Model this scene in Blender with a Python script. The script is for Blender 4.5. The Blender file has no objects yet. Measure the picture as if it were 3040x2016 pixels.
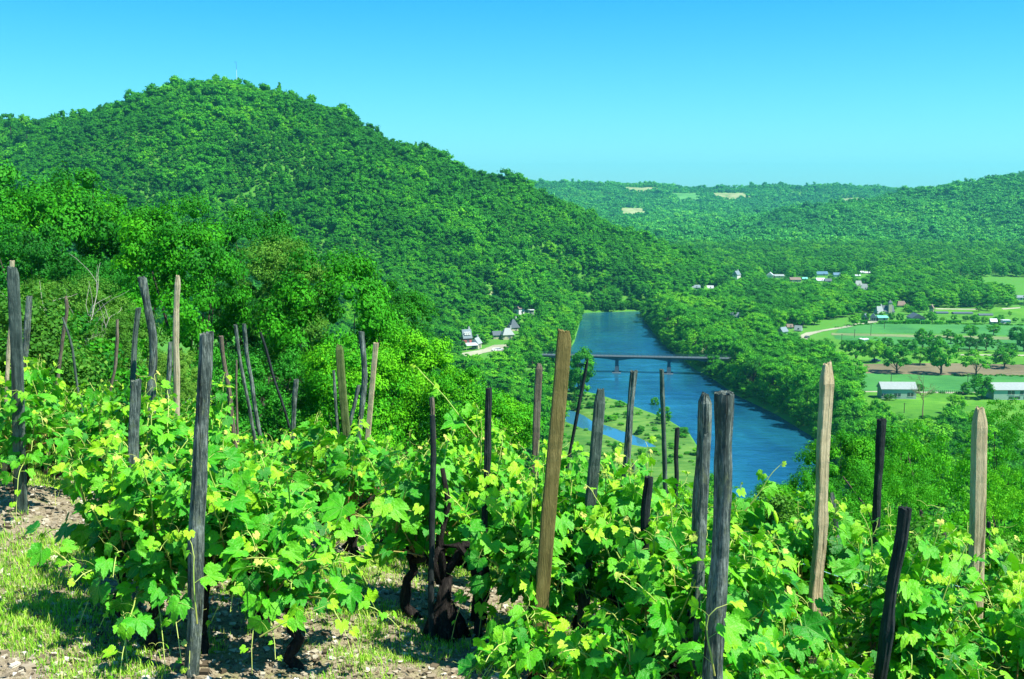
import bpy, math, random
import numpy as np
from mathutils import Vector, Matrix
R_ = math.radians
scene = bpy.context.scene
col = scene.collection

# ------------------------------------------------------------------ camera
F = 3260.0                      # focal length in pixels of the 3040 px wide photograph
PITCH = math.atan((1008 - 560) / F)
CAMZ = 89.0
HAZE = 0.00008
cam_d = bpy.data.cameras.new("camera")
cam_d.sensor_width = 36.0
cam_d.lens = 36.0 * F / 3040.0
cam_d.clip_start = 0.05
cam_d.clip_end = 30000
cam = bpy.data.objects.new("camera", cam_d)
cam.location = (0, 0, CAMZ)
cam.rotation_euler = (math.pi / 2 - PITCH, 0, 0)
col.objects.link(cam)
scene.camera = cam

# ------------------------------------------------------------------ sky, sun, exposure
SUN_EL = R_(57)
SUN_H = R_(112)                 # clockwise from +Y: to the right and a little behind the viewer
sun_dir = Vector((math.sin(SUN_H) * math.cos(SUN_EL), math.cos(SUN_H) * math.cos(SUN_EL), math.sin(SUN_EL)))
world = bpy.data.worlds.new("World")
scene.world = world
world.use_nodes = True
wn = world.node_tree
wn.nodes.clear()
w_out = wn.nodes.new("ShaderNodeOutputWorld")
w_bg = wn.nodes.new("ShaderNodeBackground")
w_sky = wn.nodes.new("ShaderNodeTexSky")
w_sky.sky_type = 'NISHITA'
w_sky.sun_disc = False
w_sky.sun_elevation = SUN_EL
w_sky.sun_rotation = SUN_H
w_sky.altitude = 200
w_sky.air_density = 1.0
w_sky.dust_density = 0.3
w_sky.ozone_density = 1.5
w_tint = wn.nodes.new("ShaderNodeMix")
w_tint.data_type = 'RGBA'
w_tint.blend_type = 'MULTIPLY'
w_tint.inputs[0].default_value = 1.0
w_tint.inputs[7].default_value = (0.23, 1.05, 1.50, 1)
w_tc = wn.nodes.new("ShaderNodeTexCoord"); w_sp = wn.nodes.new("ShaderNodeSeparateXYZ"); w_rp = wn.nodes.new("ShaderNodeValToRGB")
wn.links.new(w_tc.outputs['Generated'], w_sp.inputs[0]); wn.links.new(w_sp.outputs['Z'], w_rp.inputs[0])
w_rp.color_ramp.elements[0].position = 0.0; w_rp.color_ramp.elements[0].color = (0.50, 1.16, 1.50, 1)
w_rp.color_ramp.elements[1].position = 0.17; w_rp.color_ramp.elements[1].color = (0.14, 0.97, 1.50, 1)
wn.links.new(w_rp.outputs[0], w_tint.inputs[7])
wn.links.new(w_sky.outputs[0], w_tint.inputs[6])
wn.links.new(w_tint.outputs[2], w_bg.inputs[0])
w_bg.inputs[1].default_value = 0.062
wn.links.new(w_bg.outputs[0], w_out.inputs[0])

sun_l = bpy.data.lights.new("sun", 'SUN')
sun_l.energy = 4.9
sun_l.angle = R_(0.5)
sun_l.color = (1.0, 0.95, 0.84)
sun_o = bpy.data.objects.new("sun", sun_l)
sun_o.rotation_euler = sun_dir.to_track_quat('Z', 'Y').to_euler()
col.objects.link(sun_o)

scene.view_settings.view_transform = 'Standard'
scene.view_settings.look = 'None'
scene.view_settings.exposure = 1.1
scene.view_settings.gamma = 1.0
scene.view_settings.use_curve_mapping = False
scene.cycles.max_bounces = 6
scene.cycles.diffuse_bounces = 2
scene.cycles.glossy_bounces = 2
scene.cycles.transmission_bounces = 3
scene.cycles.volume_bounces = 0
scene.cycles.transparent_max_bounces = 4
scene.cycles.caustics_reflective = False
scene.cycles.caustics_refractive = False
scene.cycles.use_denoising = True

# ------------------------------------------------------------------ helpers
CP, SP = math.cos(PITCH), math.sin(PITCH)
S = 3040 / 2364.0               # notes were taken in a 2364 px wide view
def ray(u, v):
    dx, dy = (u - 1520) / F, (1008 - v) / F
    return np.array([dx, CP + dy * SP, -SP + dy * CP])
def at(u, v, Y):
    d = ray(u, v); t = Y / d[1]
    return np.array([d[0] * t, Y, CAMZ + d[2] * t])
def onz(u, v, z):
    d = ray(u, v); t = (z - CAMZ) / d[2]
    return np.array([d[0] * t, d[1] * t, z])
def project(x, y, z):
    zc = z - CAMZ
    fw = y * CP - zc * SP
    up = y * SP + zc * CP
    return 1520 + F * x / fw, 1008 - F * up / fw

def tag(o, label=None, cat=None, group=None, kind=None):
    if label: o['label'] = label
    if cat: o['category'] = cat
    if group: o['group'] = group
    if kind: o['kind'] = kind
    return o
def empty(name, loc, rz=0, **k):
    o = bpy.data.objects.new(name, None)
    o.empty_display_size = 0.1
    o.location = loc; o.rotation_euler = (0, 0, rz)
    col.objects.link(o)
    return tag(o, **k)

def mesh_np(name, V, polys, smooth=False, attrs=None, uv=None, mats=None, mat_idx=None):
    me = bpy.data.meshes.new(name)
    V = np.asarray(V, dtype=np.float32).reshape(-1, 3)
    polys = [np.asarray(p, dtype=np.int32) for p in polys if len(p)]
    loops = np.concatenate([p.ravel() for p in polys])
    sizes = np.concatenate([np.full(len(p), p.shape[1], dtype=np.int32) for p in polys])
    starts = np.concatenate([[0], np.cumsum(sizes)[:-1]]).astype(np.int32)
    me.vertices.add(len(V)); me.vertices.foreach_set('co', V.ravel())
    me.loops.add(len(loops)); me.loops.foreach_set('vertex_index', loops)
    me.polygons.add(len(sizes)); me.polygons.foreach_set('loop_start', starts)
    try: me.polygons.foreach_set('loop_total', sizes)
    except Exception: pass
    me.polygons.foreach_set('use_smooth', np.full(len(sizes), bool(smooth), dtype=bool))
    if mats:
        for m in mats: me.materials.append(m)
        if mat_idx is not None: me.polygons.foreach_set('material_index', np.asarray(mat_idx, dtype=np.int32))
    if attrs:
        for k, a in attrs.items():
            at_ = me.attributes.new(k, 'FLOAT', 'POINT')
            at_.data.foreach_set('value', np.asarray(a, dtype=np.float32))
    if uv is not None:
        ul = me.uv_layers.new(name='UVMap')
        ul.data.foreach_set('uv', np.asarray(uv, dtype=np.float32)[loops].ravel())
    me.update(calc_edges=True)
    return me
def add_obj(name, me, parent=None, loc=None, **k):
    o = bpy.data.objects.new(name, me)
    col.objects.link(o)
    if parent is not None: o.parent = parent
    if loc is not None: o.location = loc
    return tag(o, **k)
def part_copy(src, root):
    r = src.copy(); col.objects.link(r)
    for ch in src.children:
        c = ch.copy(); col.objects.link(c); c.parent = r
    return r

class MB:
    """collects geometry of one mesh"""
    def __init__(s): s.V = []; s.P = {}; s.A = []; s.U = []; s.n = 0
    def add(s, V, polys, a=None, uv=None):
        V = np.asarray(V, dtype=float).reshape(-1, 3)
        for p in polys:
            p = np.asarray(p, dtype=int)
            if len(p): s.P.setdefault(p.shape[1], []).append(p + s.n)
        s.V.append(V); s.n += len(V)
        s.A.append(np.full(len(V), 0.5) if a is None else (np.full(len(V), float(a)) if np.isscalar(a) else np.asarray(a)))
        s.U.append(np.zeros((len(V), 2)) if uv is None else uv)
    def box(s, c, size, rz=0.0, taper=1.0):
        x, y, z = np.array(size) / 2.0
        V = np.array([(-x,-y,-z),(x,-y,-z),(x,y,-z),(-x,y,-z),(-x*taper,-y*taper,z),(x*taper,-y*taper,z),(x*taper,y*taper,z),(-x*taper,y*taper,z)])
        if rz:
            c_, s_ = math.cos(rz), math.sin(rz)
            V = np.stack([V[:,0]*c_-V[:,1]*s_, V[:,0]*s_+V[:,1]*c_, V[:,2]], 1)
        s.add(V + np.array(c), [[(0,3,2,1),(4,5,6,7),(0,1,5,4),(1,2,6,5),(2,3,7,6),(3,0,4,7)]])
    def tube(s, pts, rad, n=6, a=None, cap=True, noise=None):
        pts = np.asarray(pts, dtype=float); m = len(pts)
        rad = np.broadcast_to(np.asarray(rad, dtype=float), (m,))
        T = np.gradient(pts, axis=0); T /= np.linalg.norm(T, axis=1)[:, None] + 1e-9
        ref = np.array([0.0, 0, 1]) if abs(T[0][2]) < 0.8 else np.array([1.0, 0, 0])
        A = np.cross(T, ref); A /= np.linalg.norm(A, axis=1)[:, None] + 1e-9
        B = np.cross(T, A)
        th = np.linspace(0, 2 * math.pi, n, endpoint=False)
        rr = rad[:, None] * np.ones((1, n))
        if noise is not None: rr = rr * noise
        V = pts[:, None] + rr[..., None] * (A[:, None] * np.cos(th)[None, :, None] + B[:, None] * np.sin(th)[None, :, None])
        i = np.arange(m - 1)[:, None] * n; j = np.arange(n)[None]; k = (j + 1) % n
        q = np.stack([i + j, i + k, i + n + k, i + n + j], -1).reshape(-1, 4)
        polys = [q]
        V = V.reshape(-1, 3)
        if cap:
            polys.append(np.array([list(range(n))[::-1]])); polys.append(np.array([[ (m-1)*n + t for t in range(n)]]))
        s.add(V, polys, a)
    def build(s, name, mats, smooth=False, uv=False, attr=None):
        return mesh_np(name, np.concatenate(s.V), [np.concatenate(p) for p in s.P.values()], smooth,
                       {attr: np.concatenate(s.A)} if attr else None, np.concatenate(s.U) if uv else None,
                       mats if isinstance(mats, (list, tuple)) else [mats])

def hash2(ix, iy, seed):
    h = (ix.astype(np.int64) * 374761393 + iy.astype(np.int64) * 668265263 + seed * 1442695041) & 0xffffffff
    h = ((h ^ (h >> 13)) * 1274126177) & 0xffffffff
    return ((h ^ (h >> 16)) & 0xffffff) / float(0xffffff)
def vnoise(x, y, seed=0):
    ix, iy = np.floor(x), np.floor(y); fx, fy = x - ix, y - iy
    fx = fx * fx * (3 - 2 * fx); fy = fy * fy * (3 - 2 * fy)
    a, b = hash2(ix, iy, seed), hash2(ix + 1, iy, seed); c, d = hash2(ix, iy + 1, seed), hash2(ix + 1, iy + 1, seed)
    return (a * (1 - fx) + b * fx) * (1 - fy) + (c * (1 - fx) + d * fx) * fy
def fbm(x, y, seed=0, o=4):
    s, a, t = 0, 1.0, 0
    for k in range(o):
        s = s + a * vnoise(x * 2 ** k + 17 * k, y * 2 ** k - 9 * k, seed + k); t += a; a *= 0.5
    return s / t

def inpoly(x, y, P):
    P = np.asarray(P)[:, :2]; x = np.asarray(x); r = np.zeros(x.shape, bool)
    for i in range(len(P)):
        x1, y1 = P[i]; x2, y2 = P[i - 1]
        if y1 == y2: continue
        r ^= ((y1 > y) != (y2 > y)) & (x < (x2 - x1) * (y - y1) / (y2 - y1) + x1)
    return r
def segdist(x, y, a, b):
    dx, dy = b[0] - a[0], b[1] - a[1]
    t = np.clip(((x - a[0]) * dx + (y - a[1]) * dy) / (dx * dx + dy * dy + 1e-9), 0, 1)
    return np.hypot(x - a[0] - t * dx, y - a[1] - t * dy), t
def polydist(x, y, P):
    d = np.full(np.shape(x), 1e9)
    for i in range(len(P)): d = np.minimum(d, segdist(x, y, P[i - 1], P[i])[0])
    return np.where(inpoly(x, y, P), -d, d)

# ------------------------------------------------------------------ node material helpers
class NM:
    def __init__(s, name):
        s.m = bpy.data.materials.new(name); s.m.use_nodes = True
        s.t = s.m.node_tree; s.t.nodes.clear()
        s.out = s.n('OutputMaterial')
    def n(s, typ, **k):
        nd = s.t.nodes.new('ShaderNode' + typ)
        for a, b in k.items(): setattr(nd, a, b)
        return nd
    def l(s, a, b): s.t.links.new(a, b)
    def coord(s, which='Object'): return s.n('TexCoord').outputs[which]
    def pos(s): return s.n('NewGeometry').outputs['Position']
    def scale(s, v, sc):
        m = s.n('VectorMath', operation='MULTIPLY'); s.l(v, m.inputs[0]); m.inputs[1].default_value = sc; return m.outputs[0]
    def noise(s, v, sc=1.0, det=4, rough=0.55, dist=0.0):
        n = s.n('TexNoise'); s.l(v, n.inputs['Vector']); n.inputs['Scale'].default_value = sc
        n.inputs['Detail'].default_value = det; n.inputs['Roughness'].default_value = rough; n.inputs['Distortion'].default_value = dist
        return n.outputs[0]
    def ramp(s, f, stops):
        r = s.n('ValToRGB'); e = r.color_ramp.elements
        while len(e) < len(stops): e.new(0.5)
        for k, (p, c) in enumerate(stops):
            e[k].position = p; e[k].color = (c[0], c[1], c[2], 1) if not np.isscalar(c) else (c, c, c, 1)
        s.l(f, r.inputs[0]); return r.outputs[0]
    def mix(s, f, a, b, mode='MIX'):
        m = s.n('Mix', data_type='RGBA', blend_type=mode)
        for i, v in ((0, f), (6, a), (7, b)):
            if hasattr(v, 'links'): s.l(v, m.inputs[i])
            elif i == 0: m.inputs[0].default_value = v
            else: m.inputs[i].default_value = (v[0], v[1], v[2], 1)
        return m.outputs[2]
    def math(s, op, a, b=0.0, c=0.0, clamp=False):
        m = s.n('Math', operation=op, use_clamp=clamp)
        for i, v in enumerate((a, b, c)):
            if hasattr(v, 'links'): s.l(v, m.inputs[i])
            else: m.inputs[i].default_value = v
        return m.outputs[0]
    def bump(s, h, strength=0.5, dist=0.02):
        b = s.n('Bump'); b.inputs['Strength'].default_value = strength; b.inputs['Distance'].default_value = dist
        s.l(h, b.inputs['Height']); return b.outputs[0]
    def bsdf(s, color, rough=0.7, spec=0.3, normal=None, translucent=0.0, tcol=None, metal=0.0):
        p = s.n('BsdfPrincipled')
        if hasattr(color, 'links'): s.l(color, p.inputs['Base Color'])
        else: p.inputs['Base Color'].default_value = (color[0], color[1], color[2], 1)
        if hasattr(rough, 'links'): s.l(rough, p.inputs['Roughness'])
        else: p.inputs['Roughness'].default_value = rough
        p.inputs['Specular IOR Level'].default_value = spec
        p.inputs['Metallic'].default_value = metal
        if normal is not None: s.l(normal, p.inputs['Normal'])
        res = p.outputs[0]
        if translucent > 0:
            t = s.n('BsdfTranslucent')
            c = tcol if tcol is not None else color
            if hasattr(c, 'links'): s.l(c, t.inputs[0])
            else: t.inputs[0].default_value = (c[0], c[1], c[2], 1)
            mx = s.n('MixShader'); mx.inputs[0].default_value = translucent
            s.l(res, mx.inputs[1]); s.l(t.outputs[0], mx.inputs[2]); res = mx.outputs[0]
        s.l(res, s.out.inputs[0])
        return s.m
def plain(name, c, rough=0.8, spec=0.2, var=0.25, sc=3.0):
    m = NM(name); v = m.coord('Object')
    n = m.noise(v, sc, 5)
    cc = m.mix(n, tuple(x * (1 - var) for x in c), tuple(min(1, x * (1 + var)) for x in c))
    return m.bsdf(cc, rough, spec)
# ------------------------------------------------------------------ terrain height
def P64(L, z=0.0):            # 2364-view pixels -> world points on height z
    return [tuple(onz(a * S, b * S, z)[:2]) for a, b in L]
RIVER = P64([(1345,722),(1338,745),(1325,790),(1300,830),(1288,870),(1296,900),(1330,904),(1370,909),(1440,930),(1540,968),(1590,1000),
             (1615,1040),(1630,1090),(1660,1150),(1720,1260),(1980,1260),(1960,1150),(1905,1070),(1880,1010),(1790,955),(1700,912),(1655,880),(1605,852),
             (1545,805),(1512,772),(1490,742),(1482,726),(1540,726),(1600,724),(1600,716),(1540,717),(1480,718)])
CHANNEL = P64([(1225,933),(1262,936),(1310,942),(1350,960),(1372,975),(1400,982),(1455,1001),(1500,1022),(1520,1033),(1490,1034),(1440,1024),
               (1400,1006),(1350,992),(1310,976),(1262,950),(1225,946)])
ISLAND = P64([(1235,895),(1330,903),(1440,930),(1540,968),(1590,1000),(1625,1090),(1640,1200),(1150,1200),(1180,950)], 0.5)

def crest(L): return [tuple(at(a * S, b * S, Y)) for a, b, Y in L]
def ridge(x, y, P, slope, rnd=25.0, drop=0.0, back=None):
    h = np.full(np.shape(x), -500.0)
    for a, b in zip(P[:-1], P[1:]):
        d, t = segdist(x, y, a, b)
        dd = np.sqrt(d * d + rnd * rnd) - rnd
        h = np.maximum(h, a[2] + (b[2] - a[2]) * t - drop - slope * dd)
    return h
R_LEFT = crest([(-900,420,900),(-400,340,960),(0,268,960),(100,266,950),(190,258,940),(290,232,930),(350,216,920),(440,190,905),(490,181,900),(520,182,900),(570,198,900),(640,204,890),
                (700,228,885),(800,274,885),(900,306,890),(1000,352,900),(1100,388,915),(1200,424,925),(1300,470,935),(1400,508,950),(1500,548,960),(1600,596,975),(1655,625,985),(1668,668,990)])
R_SPUR = crest([(560,200,890),(690,330,850),(800,450,800),(900,560,740),(985,660,690),(1020,735,655)])
R_SPUR2 = crest([(800,274,885),(960,420,870),(1100,520,860),(1240,600,840),(1330,665,810)])
R_RIGHT = crest([(3300,300,2300),(2800,350,2150),(2364,402,2050),(2260,425,2020),(2200,438,2000),(2120,450,1950),(2000,466,1900),(1900,494,1830),(1800,526,1750),(1720,564,1670),(1650,600,1600)])
R_RIGHT2 = crest([(3300,470,1700),(2800,480,1650),(2364,560,1500),(2250,560,1480)])
R_FAR = crest([(600,430,3400),(1210,418,3400),(1330,424,3450),(1480,423,3500),(1600,431,3500),(1750,432,3550),(1900,430,3600),(2050,433,3600),(2130,446,3500),(2400,440,3600),(3200,420,3600)])
R_FAR2 = crest([(1100,460,2900),(1400,470,2800),(1560,500,2650),(1640,540,2450)])
R_KNOLL = crest([(2170,632,1130),(2240,628,1120),(2330,640,1110)])

def H0(x, y):
    x = np.asarray(x, float); y = np.asarray(y, float)
    xc = np.clip(x, -8, 8)
    u = np.maximum(0, y - 6.0 + 0.25 * np.clip(x, -120, 120))
    D = 2.52 + 0.13 * xc + 0.42 * u * u / (u + 1.9) + np.where(y < 6.5, -0.02 * (6.5 - y), 0)
    near = CAMZ - D
    floor = 4.0 + np.clip(y - 1050, 0, 4000) * 0.012
    # left bank a little higher: the village slope
    isl = polydist(x, y, ISLAND) if np.size(x) else 0
    floor = floor - 3.3 * np.clip(1 - isl / 14.0, 0, 1)
    h = np.maximum(ridge(x, y, R_LEFT, 0.62, 30, 11), ridge(x, y, R_SPUR, 0.66, 18, 10))
    h = np.maximum(h, ridge(x, y, R_SPUR2, 0.66, 15, 6))
    hr = np.maximum(ridge(x, y, R_RIGHT, 0.22, 60, 8), ridge(x, y, R_RIGHT2, 0.20, 60, 8))
    hf = np.maximum(ridge(x, y, R_FAR, 0.16, 60, 8), ridge(x, y, R_FAR2, 0.22, 60, 8))
    hk = ridge(x, y, R_KNOLL, 0.35, 30, 6)
    h = np.maximum(np.maximum(h, hr), np.maximum(hf, hk))
    g = (fbm(x / 105.0, y / 105.0, 5, 3) - 0.5)
    h = h + np.clip((h - 8) / 60.0, 0, 1) * (g * 25 - 1) * np.clip(1 - (h - 90) / 90, 0.12, 1)
    k = 2.5
    h = np.maximum(floor, h) + k * np.exp(-np.abs(h - floor) / k) * 0.35
    h = np.maximum(h, near)
    far = y > 240
    rv = np.where(far, polydist(x, y, RIVER), 9999.0)
    ch = np.where(far & (y < 560), polydist(x, y, CHANNEL), 9999.0)
    carve = lambda h, d, w: np.where(d < 0, np.minimum(h, np.maximum(-2.0, 0.1 + d * 0.5)), np.minimum(h, 0.1 + np.maximum(d, 0) * w + np.maximum(d - 7, 0) ** 2 * 0.014))
    h = carve(h, rv, 0.55)
    h = carve(h, ch, 0.35)
    # small relief of the vineyard soil
    nz = np.clip(1 - y / 60.0, 0, 1)
    h = h + nz * ((fbm(x * 1.3, y * 1.3, 11, 3) - 0.5) * 0.16 + (fbm(x * 9, y * 9, 12, 3) - 0.5) * 0.05)
    return h
def Hs(x, y): return float(H0(np.array([float(x)]), np.array([float(y)]))[0])
def hit(u, v, y0=20.0, y1=6000.0, n=900):
    d = ray(u, v); ys = y0 * (y1 / y0) ** np.linspace(0, 1, n)
    t = ys / d[1]; x = d[0] * t; z = CAMZ + d[2] * t
    f = z - H0(x, ys); k = np.argmax(f < 0)
    if not (f < 0).any(): return None
    a, b = (ys[k - 1], ys[k]) if k else (ys[0], ys[0])
    for _ in range(12):
        m = (a + b) / 2; tt = m / d[1]
        if CAMZ + d[2] * tt - Hs(d[0] * tt, m) < 0: b = m
        else: a = m
    tt = b / d[1]
    return np.array([d[0] * tt, b, Hs(d[0] * tt, b)])

# polar sheet round the viewer, fine near by and wide far away, out to the horizon
r0, r1 = 0.6, 9000.0
nr = 1050
rr = r0 * (r1 / r0) ** np.linspace(0, 1, nr)
na = 560
aa = np.linspace(R_(-58), R_(58), na)
RR, AA = np.meshgrid(rr, aa, indexing='ij')
GX, GY = RR * np.sin(AA), RR * np.cos(AA)
GZ = H0(GX.ravel(), GY.ravel()).reshape(GX.shape)
i = np.arange(nr - 1)[:, None] * na; j = np.arange(na - 1)[None]
gq = np.stack([i + j, i + j + 1, i + na + j + 1, i + na + j], -1).reshape(-1, 4)[:, ::-1]

gm = NM('ground_cover')
gp = gm.pos()
sepn = gm.n('SeparateXYZ'); gm.l(gp, sepn.inputs[0])
# vineyard soil: pinkish beige stony earth with dry bits
n1 = gm.noise(gp, 38, 6, 0.7); n2 = gm.noise(gp, 6, 5, 0.6); n3 = gm.noise(gp, 150, 3, 0.6)
soil = gm.ramp(n1, [(0.28, (0.045, 0.036, 0.022)), (0.45, (0.20, 0.165, 0.105)), (0.62, (0.34, 0.29, 0.195)), (0.8, (0.55, 0.50, 0.37))])
soil = gm.mix(gm.ramp(n3, [(0.45, 0.0), (0.62, 1.0)]), soil, gm.mix(0.5, soil, (0.50, 0.42, 0.31)))
soil = gm.mix(gm.math('MULTIPLY', gm.ramp(n2, [(0.5, 0.0), (0.68, 1.0)]), 0.5), soil, (0.20, 0.26, 0.05))
meadow = gm.mix(gm.noise(gp, 0.05, 5, 0.6), (0.04, 0.20, 0.018), (0.08, 0.28, 0.03))
meadow = gm.mix(gm.ramp(gm.noise(gp, 0.6, 5, 0.6), [(0.4, 0.0), (0.7, 1.0)]), meadow, (0.09, 0.20, 0.03))
near = gm.math('LESS_THAN', sepn.outputs['Y'], 24.0)
gc = gm.mix(near, meadow, soil)
hgt = gm.math('ADD', gm.math('MULTIPLY', n1, 0.6), gm.math('MULTIPLY', n3, 0.4))
ground_mat = gm.bsdf(gc, 0.95, 0.1, gm.bump(hgt, 0.9, 0.03))
me = mesh_np('ground', np.stack([GX, GY, GZ], -1), [gq], True, mats=[ground_mat])
add_obj('ground', me, kind='structure')

# ------------------------------------------------------------------ river water
wm = NM('river_water')
wp = wm.pos()
wv = wm.scale(wp, (1.0, 0.45, 1.0))
h1 = wm.noise(wv, 0.35, 5, 0.65, 0.5); h2 = wm.noise(wv, 1.6, 3, 0.6)
streak = wm.ramp(wm.noise(wm.scale(wp, (0.045, 0.11, 1.0)), 1.0, 5, 0.65, 1.5), [(0.38, 0.25), (0.62, 1.0)])
hh = wm.math('MULTIPLY', wm.math('ADD', h1, wm.math('MULTIPLY', h2, 0.35)), streak)
patch = wm.ramp(wm.noise(wm.scale(wp, (0.05, 0.014, 1.0)), 1.0, 4, 0.6), [(0.35, 0.0), (0.7, 1.0)])
wc = wm.mix(patch, (0.004, 0.045, 0.11), (0.010, 0.11, 0.17))
water_mat = wm.bsdf(wc, 0.07, 0.5, wm.bump(hh, 0.5, 0.5))
wx = np.linspace(-420, 420, 30); wy = np.linspace(250, 1000, 30)
WX, WY = np.meshgrid(wx, wy, indexing='ij')
i = np.arange(29)[:, None] * 30; j = np.arange(29)[None]
q = np.stack([i + j, i + 30 + j, i + 31 + j, i + 1 + j], -1).reshape(-1, 4)
add_obj('river', mesh_np('river', np.stack([WX, WY, 0 * WX], -1), [q], False, mats=[water_mat]), kind='structure')

cmx = NM('calm_shallow_water'); calm = cmx.bsdf((0.03, 0.14, 0.22), 0.04, 0.6, cmx.bump(cmx.noise(cmx.pos(), 0.8, 3), 0.15, 0.2))
cp_ = np.array(CHANNEL); n_ = len(cp_); up_, lo_ = cp_[:9], cp_[:8:-1]
cb = MB(); L1 = np.array([[np.interp(t, np.linspace(0, 1, len(a_)), a_[:, k]) for k in (0, 1)] for a_ in (up_, lo_) for t in np.linspace(0, 1, 30)])
Vc_ = np.column_stack([L1, np.full(60, 0.03)]); k_ = np.arange(29)
cb.add(Vc_, [np.stack([k_, k_ + 1, k_ + 31, k_ + 30], -1)[:, ::-1]])
add_obj('side_channel', cb.build('side_channel', calm), kind='structure')
# ------------------------------------------------------------------ fields, tracks and bare patches, draped sheets
def drape(name, pix, mat, dz, label=None, px=True, step=6.0):
    """pix: outline in photo pixels, laid onto the ground it shows"""
    if px:
        pts = [hit(a * S, b * S, 150.0) for a, b in pix]
        pts = [p for p in pts if p is not None]
    else: pts = [np.array([a, b, 0]) for a, b in pix]
    if len(pts) < 3: print('drape: nothing hit', name, pix[0]); return np.array([(0, -9), (1, -9), (1, -8)])
    P = np.array([p[:2] for p in pts])
    # fine outline, triangulated by a grid clipped to the outline
    mn, mx = P.min(0), P.max(0)
    sx = max((mx[0] - mn[0]) / 160, 0.6); sy = max((mx[1] - mn[1]) / 160, 0.6)
    xs = np.arange(mn[0], mx[0] + sx, sx); ys = np.arange(mn[1], mx[1] + sy, sy)
    X, Y = np.meshgrid(xs, ys, indexing='ij')
    ins = inpoly(X[:-1, :-1] + sx / 2, Y[:-1, :-1] + sy / 2, P)
    Z = H0(X.ravel(), Y.ravel()).reshape(X.shape) + dz
    ny = len(ys); ii, jj = np.nonzero(ins)
    if not len(ii): print('drape: empty', name, pix[0]); return P
    q = np.stack([ii * ny + jj, (ii + 1) * ny + jj, (ii + 1) * ny + jj + 1, ii * ny + jj + 1], -1)
    used = np.unique(q); rem = np.zeros(X.size, int); rem[used] = np.arange(len(used))
    V = np.stack([X, Y, Z], -1).reshape(-1, 3)[used]
    o = add_obj(name, mesh_np(name, V, [rem[q]], True, mats=[mat]), kind='structure')
    return P
def field_mat(name, a, b, stripe=None, sc=0.25):
    m = NM(name); p = m.pos()
    c = m.mix(m.ramp(m.noise(m.scale(p, (0.5, 1.3, 1)), sc, 8, 0.72), [(0.34, 0.0), (0.66, 1.0)]), a, b)
    c = m.mix(m.ramp(m.noise(p, 0.035, 3, 0.6), [(0.42, 0.0), (0.62, 0.55)]), c, tuple(v * 0.72 for v in a))
    if stripe:
        w = m.n('TexWave'); m.l(m.scale(p, (0.06, 1.0, 0)), w.inputs[0]); w.inputs['Scale'].default_value = 0.11; w.inputs['Distortion'].default_value = 2.0
        c = m.mix(m.math('MULTIPLY', w.outputs[1], stripe), c, b)
    return m.bsdf(c, 0.9, 0.1, m.bump(m.noise(p, 2.0, 4), 0.6, 0.3))
crop_mat = field_mat('crop_green', (0.030, 0.16, 0.040), (0.065, 0.24, 0.050), 0.6)
lush_mat = field_mat('lush_grass', (0.045, 0.20, 0.016), (0.13, 0.31, 0.03))
plough_mat = field_mat('ploughed_earth', (0.11, 0.10, 0.055), (0.20, 0.175, 0.10), 0.6)
stub_mat = field_mat('dry_strip', (0.12, 0.20, 0.07), (0.24, 0.26, 0.13))
path_mat = field_mat('pale_track', (0.26, 0.28, 0.19), (0.42, 0.42, 0.30))
marsh_mat = field_mat('marsh_grass', (0.035, 0.15, 0.02), (0.15, 0.28, 0.05), None, 0.22)
rock_mat = field_mat('pale_cliff', (0.12, 0.28, 0.05), (0.46, 0.44, 0.26), None, 0.12)
hay_mat = field_mat('hay_field', (0.20, 0.28, 0.10), (0.34, 0.36, 0.18), None, 0.02)
FIELDS = []
def r5(L): return [((2500 + a * .319) / S, (800 + b * .319) / S) for a, b in L]
FIELDS.append(drape('field', r5([(-20,545),(180,515),(420,505),(1150,510),(2100,515),(2100,640),(1200,600),(-60,592)]), crop_mat, 0.05))
FIELDS.append(drape('field', r5([(-100,592),(2100,640),(2100,670),(-100,612)]), stub_mat, 0.09))
FIELDS.append(drape('field', r5([(-80,612),(2100,662),(2100,790),(1200,740),(400,700),(-60,650)]), crop_mat, 0.05))
FIELDS.append(drape('field', r5([(-300,660),(-60,640),(2100,765),(2100,890),(1000,885),(0,850)]), lush_mat, 0.03))
FIELDS.append(drape('field', r5([(1020,790),(2100,800),(2100,812),(1020,800)]), path_mat, 0.12))
FIELDS.append(drape('field', r5([(100,885),(640,872),(1100,875),(2100,895),(2100,990),(1000,985),(150,965)]), plough_mat, 0.06))
FIELDS.append(drape('field', r5([(150,965),(1000,980),(2100,1000),(2100,1150),(760,1142),(200,1130)]), crop_mat, 0.05))
FIELDS.append(drape('field', r5([(200,1132),(2100,1152),(2100,1170),(780,1152),(200,1142)]), path_mat, 0.08))
FIELDS.append(drape('field', r5([(200,1140),(2100,1165),(2100,1420),(1000,1420),(150,1420)]), lush_mat, 0.05))
FIELDS.append(drape('field', r5([(850,360),(1650,350),(2100,340),(2100,470),(1500,470),(880,430)]), lush_mat, 0.05))
FIELDS.append(drape('field', r5([(870,362),(1300,368),(1300,378),(870,372)]), path_mat, 0.1))
FIELDS.append(drape('field', r5([(1480,362),(1660,352),(1660,362),(1500,374)]), path_mat, 0.1))
def r4(L): return [((2000 + a * .3214) / S, (700 + b * .3214) / S) for a, b in L]
ROADPX = [(1160,945),(1180,915),(1225,895),(1300,885),(1360,872),(1450,858),(1560,840),(1650,820),(1740,800),(1800,785),(1880,785),(1880,800),(1800,812),
                            (1700,825),(1600,850),(1480,868),(1380,885),(1290,910),(1225,935),(1255,990),(1250,1010),(1220,980)]
drape('road', r4(ROADPX), path_mat, 0.15)
FIELDS.append(np.array(P64(r4(ROADPX), 4.0)))
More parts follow.
